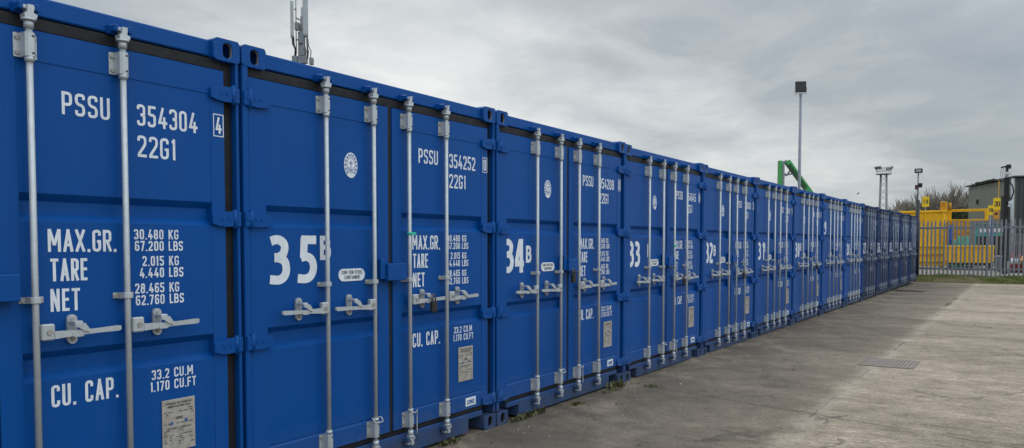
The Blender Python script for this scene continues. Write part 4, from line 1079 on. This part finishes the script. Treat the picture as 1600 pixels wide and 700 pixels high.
a0 = pp(480, 55); add_tube(b, [tuple(a0), (a0.x, a0.y, pp(480, 92).z)], .05, 8); add_tube(b, [tuple(pp(480, 56)), tuple(pp(471, 60))], .06, 6); add_tube(b, [tuple(pp(462, 62)), tuple(pp(471, 62))], .05, 6); obj('antenna_frame', b, M['midgrey'], t)
side = RT
def panel(px, w_, q0, q1, dd):
    b = BM(); c0, c1 = pp(px, q1, dd), pp(px, q0, dd); add_box(b, -w_ / 2, w_ / 2, -.07, .09, 0, c1.z - c0.z, bev=.02)
    o = obj('panel_antenna', b, M['grey'], t); o.location = c0; o.rotation_euler[2] = YAW - math.pi / 2 + .35
    b = BM(); add_box(b, -w_ / 2 + .01, w_ / 2 - .01, -.06, .08, -.07, -.002); o2 = obj('end_cap', b, M['midgrey'], o)
panel(456.5, .18, 2.5, 56.5, -.2); panel(477.5, .30, -1, 54.5, -.3); panel(472.5, .13, 12, 58, .7)
b = BM()
for k, (x0_, x1_) in enumerate(((456, 461), (457.5, 463), (459, 462), (476, 478), (479, 482), (481, 486), (474, 472), (472, 468))):
    q = 57 if x0_ < 470 else 60
    add_tube(b, [tuple(pp(x0_, q)), tuple(pp(x0_ + (x1_ - x0_) * .2, q + 12)), tuple(pp(x1_, q + 20)), tuple(pp(x1_ - 1, 92))], .028, 5)
obj('cable', b, M['black'], t)
b = BM()
for px0, px1, q0, q1 in ((457, 465, 88, 98), (466, 480, 88, 99), (484, 489.5, 91, 101), (461, 467.5, 36, 47), (467, 474, 62, 68), (468, 476, 75, 87)):
    c0, c1 = pp(px0, q1, -.1), pp(px1, q0, -.1); wv = (Vector((c1.x, c1.y)) - Vector((c0.x, c0.y))).length
    m = Matrix.Translation(((c0.x + c1.x) / 2, (c0.y + c1.y) / 2, (c0.z + c1.z) / 2)) @ Matrix.Rotation(YAW - math.pi / 2, 4, 'Z') @ Matrix.Diagonal((wv / 2, .15, (c1.z - c0.z) / 2, 1))
    b = BM(); bmesh.ops.create_cube(b, size=2, matrix=m); obj('radio_unit', b, M['midgrey'], t)

# lattice floodlight tower far away
d_ = 120; o_ = at(1379.5, 340, d_); o_.z = 0; t = thing('floodlight_tower', 'distant lattice floodlight tower with a ring of lamps', 'floodlight tower', o_)
pp = lambda px, py: at(px, py, d_) - o_
zt = pp(1379, 273).z; b = BM(); wb, wt = .62, .40
for sx in (-1, 1):
    for sy in (-1, 1): add_tube(b, [(sx * wb, sy * wb, 0), (sx * wt, sy * wt, zt)], .09, 6)
for k in range(12):
    f0, f1 = k / 12, (k + 1) / 12; w0, w1 = wb + (wt - wb) * f0, wb + (wt - wb) * f1
    for sx, sy, ex, ey in ((-1, -1, 1, -1), (1, -1, 1, 1), (1, 1, -1, 1), (-1, 1, -1, -1)):
        if k % 2: sx, sy, ex, ey = ex, ey, sx, sy
        add_tube(b, [(sx * w0, sy * w0, zt * f0), (ex * w1, ey * w1, zt * f1)], .035, 4)
obj('lattice', b, M['midgrey'], t)
b = BM(); hw = 1.05
add_tube(b, [(-hw * 1.0, 0, zt), (hw, 0, zt)], .06, 6)
def ringpts(r, z): return [(r * math.cos(2 * math.pi * k / 12), r * math.sin(2 * math.pi * k / 12), z) for k in range(13)]
add_prism(b, [(x, y) for x, y, z in ringpts(1.1, 0)[:-1]], 'z', zt, zt + .1)
add_tube(b, ringpts(1.05, zt + .55), .03, 5, cap=False); add_tube(b, ringpts(1.05, zt + .95), .04, 5, cap=False)
for x, y, z in ringpts(1.05, 0)[:-1]: add_tube(b, [(x, y, zt), (x, y, zt + .95)], .025, 4)
obj('platform', b, M['midgrey'], t)
for k in range(10):
    a = YAW - math.pi / 2 + (.75 * (k % 5 - 2) / 2.5) + (math.pi if k > 4 else 0); b = BM(); m = Matrix.Translation((1.15 * math.cos(a), 1.15 * math.sin(a), zt + 1.0)) @ Matrix.Rotation(a, 4, 'Z') @ Matrix.Rotation(.5, 4, 'Y') @ Matrix.Diagonal((.10, .25, .22, 1))
    bmesh.ops.create_cube(b, size=2, matrix=m); obj('lamp', b, M['midgrey'], t)

# green material handler: cab and tracks hidden behind the row, boom and stick above it
d_ = 56; o_ = at(1268, 340, d_); o_.z = 0; t = thing('material_handler', 'green material handling machine with raised folded boom behind the containers', 'material handler', o_)
pp = lambda px, py, dd=0: tuple(at(px, py, d_ + dd) - o_)
def beam(b, p, q, wd, dp):
    p, q = Vector(p), Vector(q); dr = (q - p).normalized(); sd = FW.cross(dr).normalized(); fw = dr.cross(sd)
    vs_ = [b.verts.new(c + sd * s1 * wd / 2 + fw * s2 * dp / 2) for c in (p, q) for s1, s2 in ((-1, -1), (1, -1), (1, 1), (-1, 1))]
    for f in ((3, 2, 1, 0), (4, 5, 6, 7), (0, 1, 5, 4), (1, 2, 6, 5), (2, 3, 7, 6), (3, 0, 4, 7)): b.faces.new([vs_[k] for k in f])
b = BM(); top = pp(1229.5, 252); hip = Vector(pp(1262, 297)); ext = Vector(top) + (hip - Vector(top)) * 1.35
beam(b, top, ext, .34, .42); obj('boom', b, M['green'], t)
b = BM(); beam(b, pp(1231.5, 259, -.3), pp(1258, 296, -.3), .10, .08); beam(b, pp(1234, 256, -.3), pp(1261, 293, -.3), .06, .06); obj('hose', b, M['black'], t)
b = BM(); beam(b, pp(1218.8, 251.5), pp(1217.5, 330), .20, .40); obj('stick', b, M['green'], t)
b = BM(); beam(b, pp(1223.2, 255), pp(1222.5, 330), .16, .3); beam(b, pp(1222, 254.5), pp(1229, 252), .18, .25); obj('stick_cylinder', b, M['midgrey'], t)
b = BM(); beam(b, pp(1224, 275), pp(1237, 271.5), .10, .12); beam(b, pp(1224, 271), pp(1230, 273), .08, .1); beam(b, pp(1230, 273), pp(1234, 267), .10, .1); obj('link', b, M['midgrey'], t)
b = BM(); hp = ext; add_box(b, -1.6, 1.8, -1.3, 1.3, 1.1, 1.6, bev=.05); add_box(b, -.8, 2.2, -1.2, .2, 1.62, 2.35, bev=.08); obj('upper_body', b, M['green'], t)
b = BM(); add_box(b, -1.2, .2, .35, 1.25, 1.61, 2.4, bev=.08); obj('cab', b, M['glass'], t)
for sy in (-1, 1):
    b = BM(); add_box(b, -1.9, 1.9, sy * 1.2 - .3, sy * 1.2 + .3, 0, .85, bev=.25); obj('track', b, M['black'], t)
b = BM(); beam(b, ext, (ext.x, ext.y, 1.5), .5, .5); obj('boom_foot', b, M['green'], t)

# ------------------------------------------------------------------ bare trees and hedge beyond
def bare_tree(seed, H):
    r = random.Random(seed); b = BM()
    def grow(p, dr, L, rad, lev):
        n = 3; pts = [p]; q = p.copy(); dd = dr.copy()
        for _ in range(n):
            dd = (dd + Vector((r.gauss(0, .10), r.gauss(0, .10), .10))).normalized(); q = q + dd * L / n; pts.append(q.copy())
        add_tube(b, pts, [rad, rad * .85, rad * .7, rad * .5], 5 if lev < 2 else 3, cap=False)
        if lev >= 3: return
        for k in range((8, 8, 6)[lev]):
            f = r.uniform(.25, 1.0); i = min(int(f * n), n - 1); pp_ = pts[i].lerp(pts[i + 1], f * n - i)
            nd = (dd * .9 + Vector((r.gauss(0, .36), r.gauss(0, .36), r.uniform(.1, .5)))).normalized()
            grow(pp_, nd, L * r.uniform(.50, .80), max(rad * .5, .034), lev + 1)
    for s in range(4): grow(Vector((r.uniform(-.6, .6), r.uniform(-.6, .6), 0)), Vector((r.gauss(0, .24), r.gauss(0, .24), 1)).normalized(), H * .42, H * .013, 0)
    return b
TM = []
for sd in (1, 2, 3, 4):
    b = bare_tree(sd, 7.0); zs = max(v.co.z for v in b.verts)
    for v in b.verts: v.co *= 7.0 / zs
    TM.append(mesh_of(b, 'crown', M['bark']))
TREES = [(1404, 322, 88, 'low bare shrubby tree at the left of the tree line above the containers'), (1419, 310, 90, 'bare tree just left of the thin lamp post'), (1437, 312, 96, 'bare tree behind the sign numbered 19'),
         (1460, 303, 92, 'bare tree standing right of the sign numbered 19'), (1484, 299, 88, 'tall bare tree above the yellow guard rail'), (1499, 296, 90, 'second tall bare tree above the guard rail, nearer the olive building'), (1511, 300, 86, 'bare tree touching the corner of the olive building'), (1393, 330, 94, 'lowest bare shrub, farthest left in the tree line')]
for k, (px, py, d_, lab) in enumerate(TREES):
    p = at(px, py, d_); t = thing('bare_tree', lab, 'tree', (p.x, p.y, 0), 'bare trees beyond the yard'); s = p.z / 6.2
    o = link('crown', TM[k % 4], t); o.scale = (s, s, s); o.rotation_euler[2] = k * 1.3
    b = BM(); add_tube(b, [(0, 0, -.1), (.03, 0, 1.0), (0, .04, 1.9)], [.16, .13, .08], 8); obj('trunk', b, M['bark'], t)
d_ = 80; a0 = at(1481, 321, d_); a1 = at(1513, 321, d_)
b = BM(); rr = random.Random(21)
for k in range(9000):
    f = rr.random(); p = a0.lerp(a1, f); hh = a0.z * (.86 + .14 * math.sin(f * 17) * math.sin(f * 41)); c = Vector((p.x + rr.gauss(0, .5), p.y + rr.gauss(0, .4), rr.uniform(0, 1) ** .6 * hh)); s = rr.uniform(.06, .14)
    u = Vector((rr.gauss(0, 1), rr.gauss(0, 1), rr.gauss(0, 1))).normalized(); v = u.orthogonal().normalized()
    b.faces.new([b.verts.new(c + u * s), b.verts.new(c + v * s * .6), b.verts.new(c - u * s), b.verts.new(c - v * s * .6)])
mid = (a0 + a1) / 2; mid.z = 0
for v in b.verts: v.co -= mid
t = thing('hedge', 'dark evergreen hedge below the bare trees, left of the olive building', 'hedge', mid); obj('foliage', b, M['evergreen'], t)
b = BM(); ll = a1 - a0; ll.z = 0
for k in range(7): q = -ll / 2 + ll * (k + .5) / 7; add_tube(b, [(q.x, q.y, -.1), (q.x + .05, q.y, 2.2)], [.12, .06], 7)
obj('stem', b, M['bark'], t)
# gull far off
p = at(1341, 303, 110); b = BM()
add_tube(b, [(-.28, 0, 0), (-.12, 0, .01), (.1, 0, .02), (.26, 0, .03), (.36, 0, .03)], [.02, .07, .09, .06, .01], 8)
for sy in (-1, 1):
    v = [b.verts.new(q) for q in ((.14, sy * .06, .04), (.10, sy * .35, .20), (-.02, sy * .75, .13), (-.06, sy * .34, .18), (-.08, sy * .06, .03))]; b.faces.new(v)
    v2 = [b.verts.new((q.co.x, q.co.y, q.co.z + .015)) for q in v]; b.faces.new(v2)
o = obj('bird', b, M['bird'], None, p); o.rotation_euler = (.5, 0, 2.2); o.scale = (.6, .6, .6); tag(o, 'small dark bird flying over the row beyond the containers', 'bird')
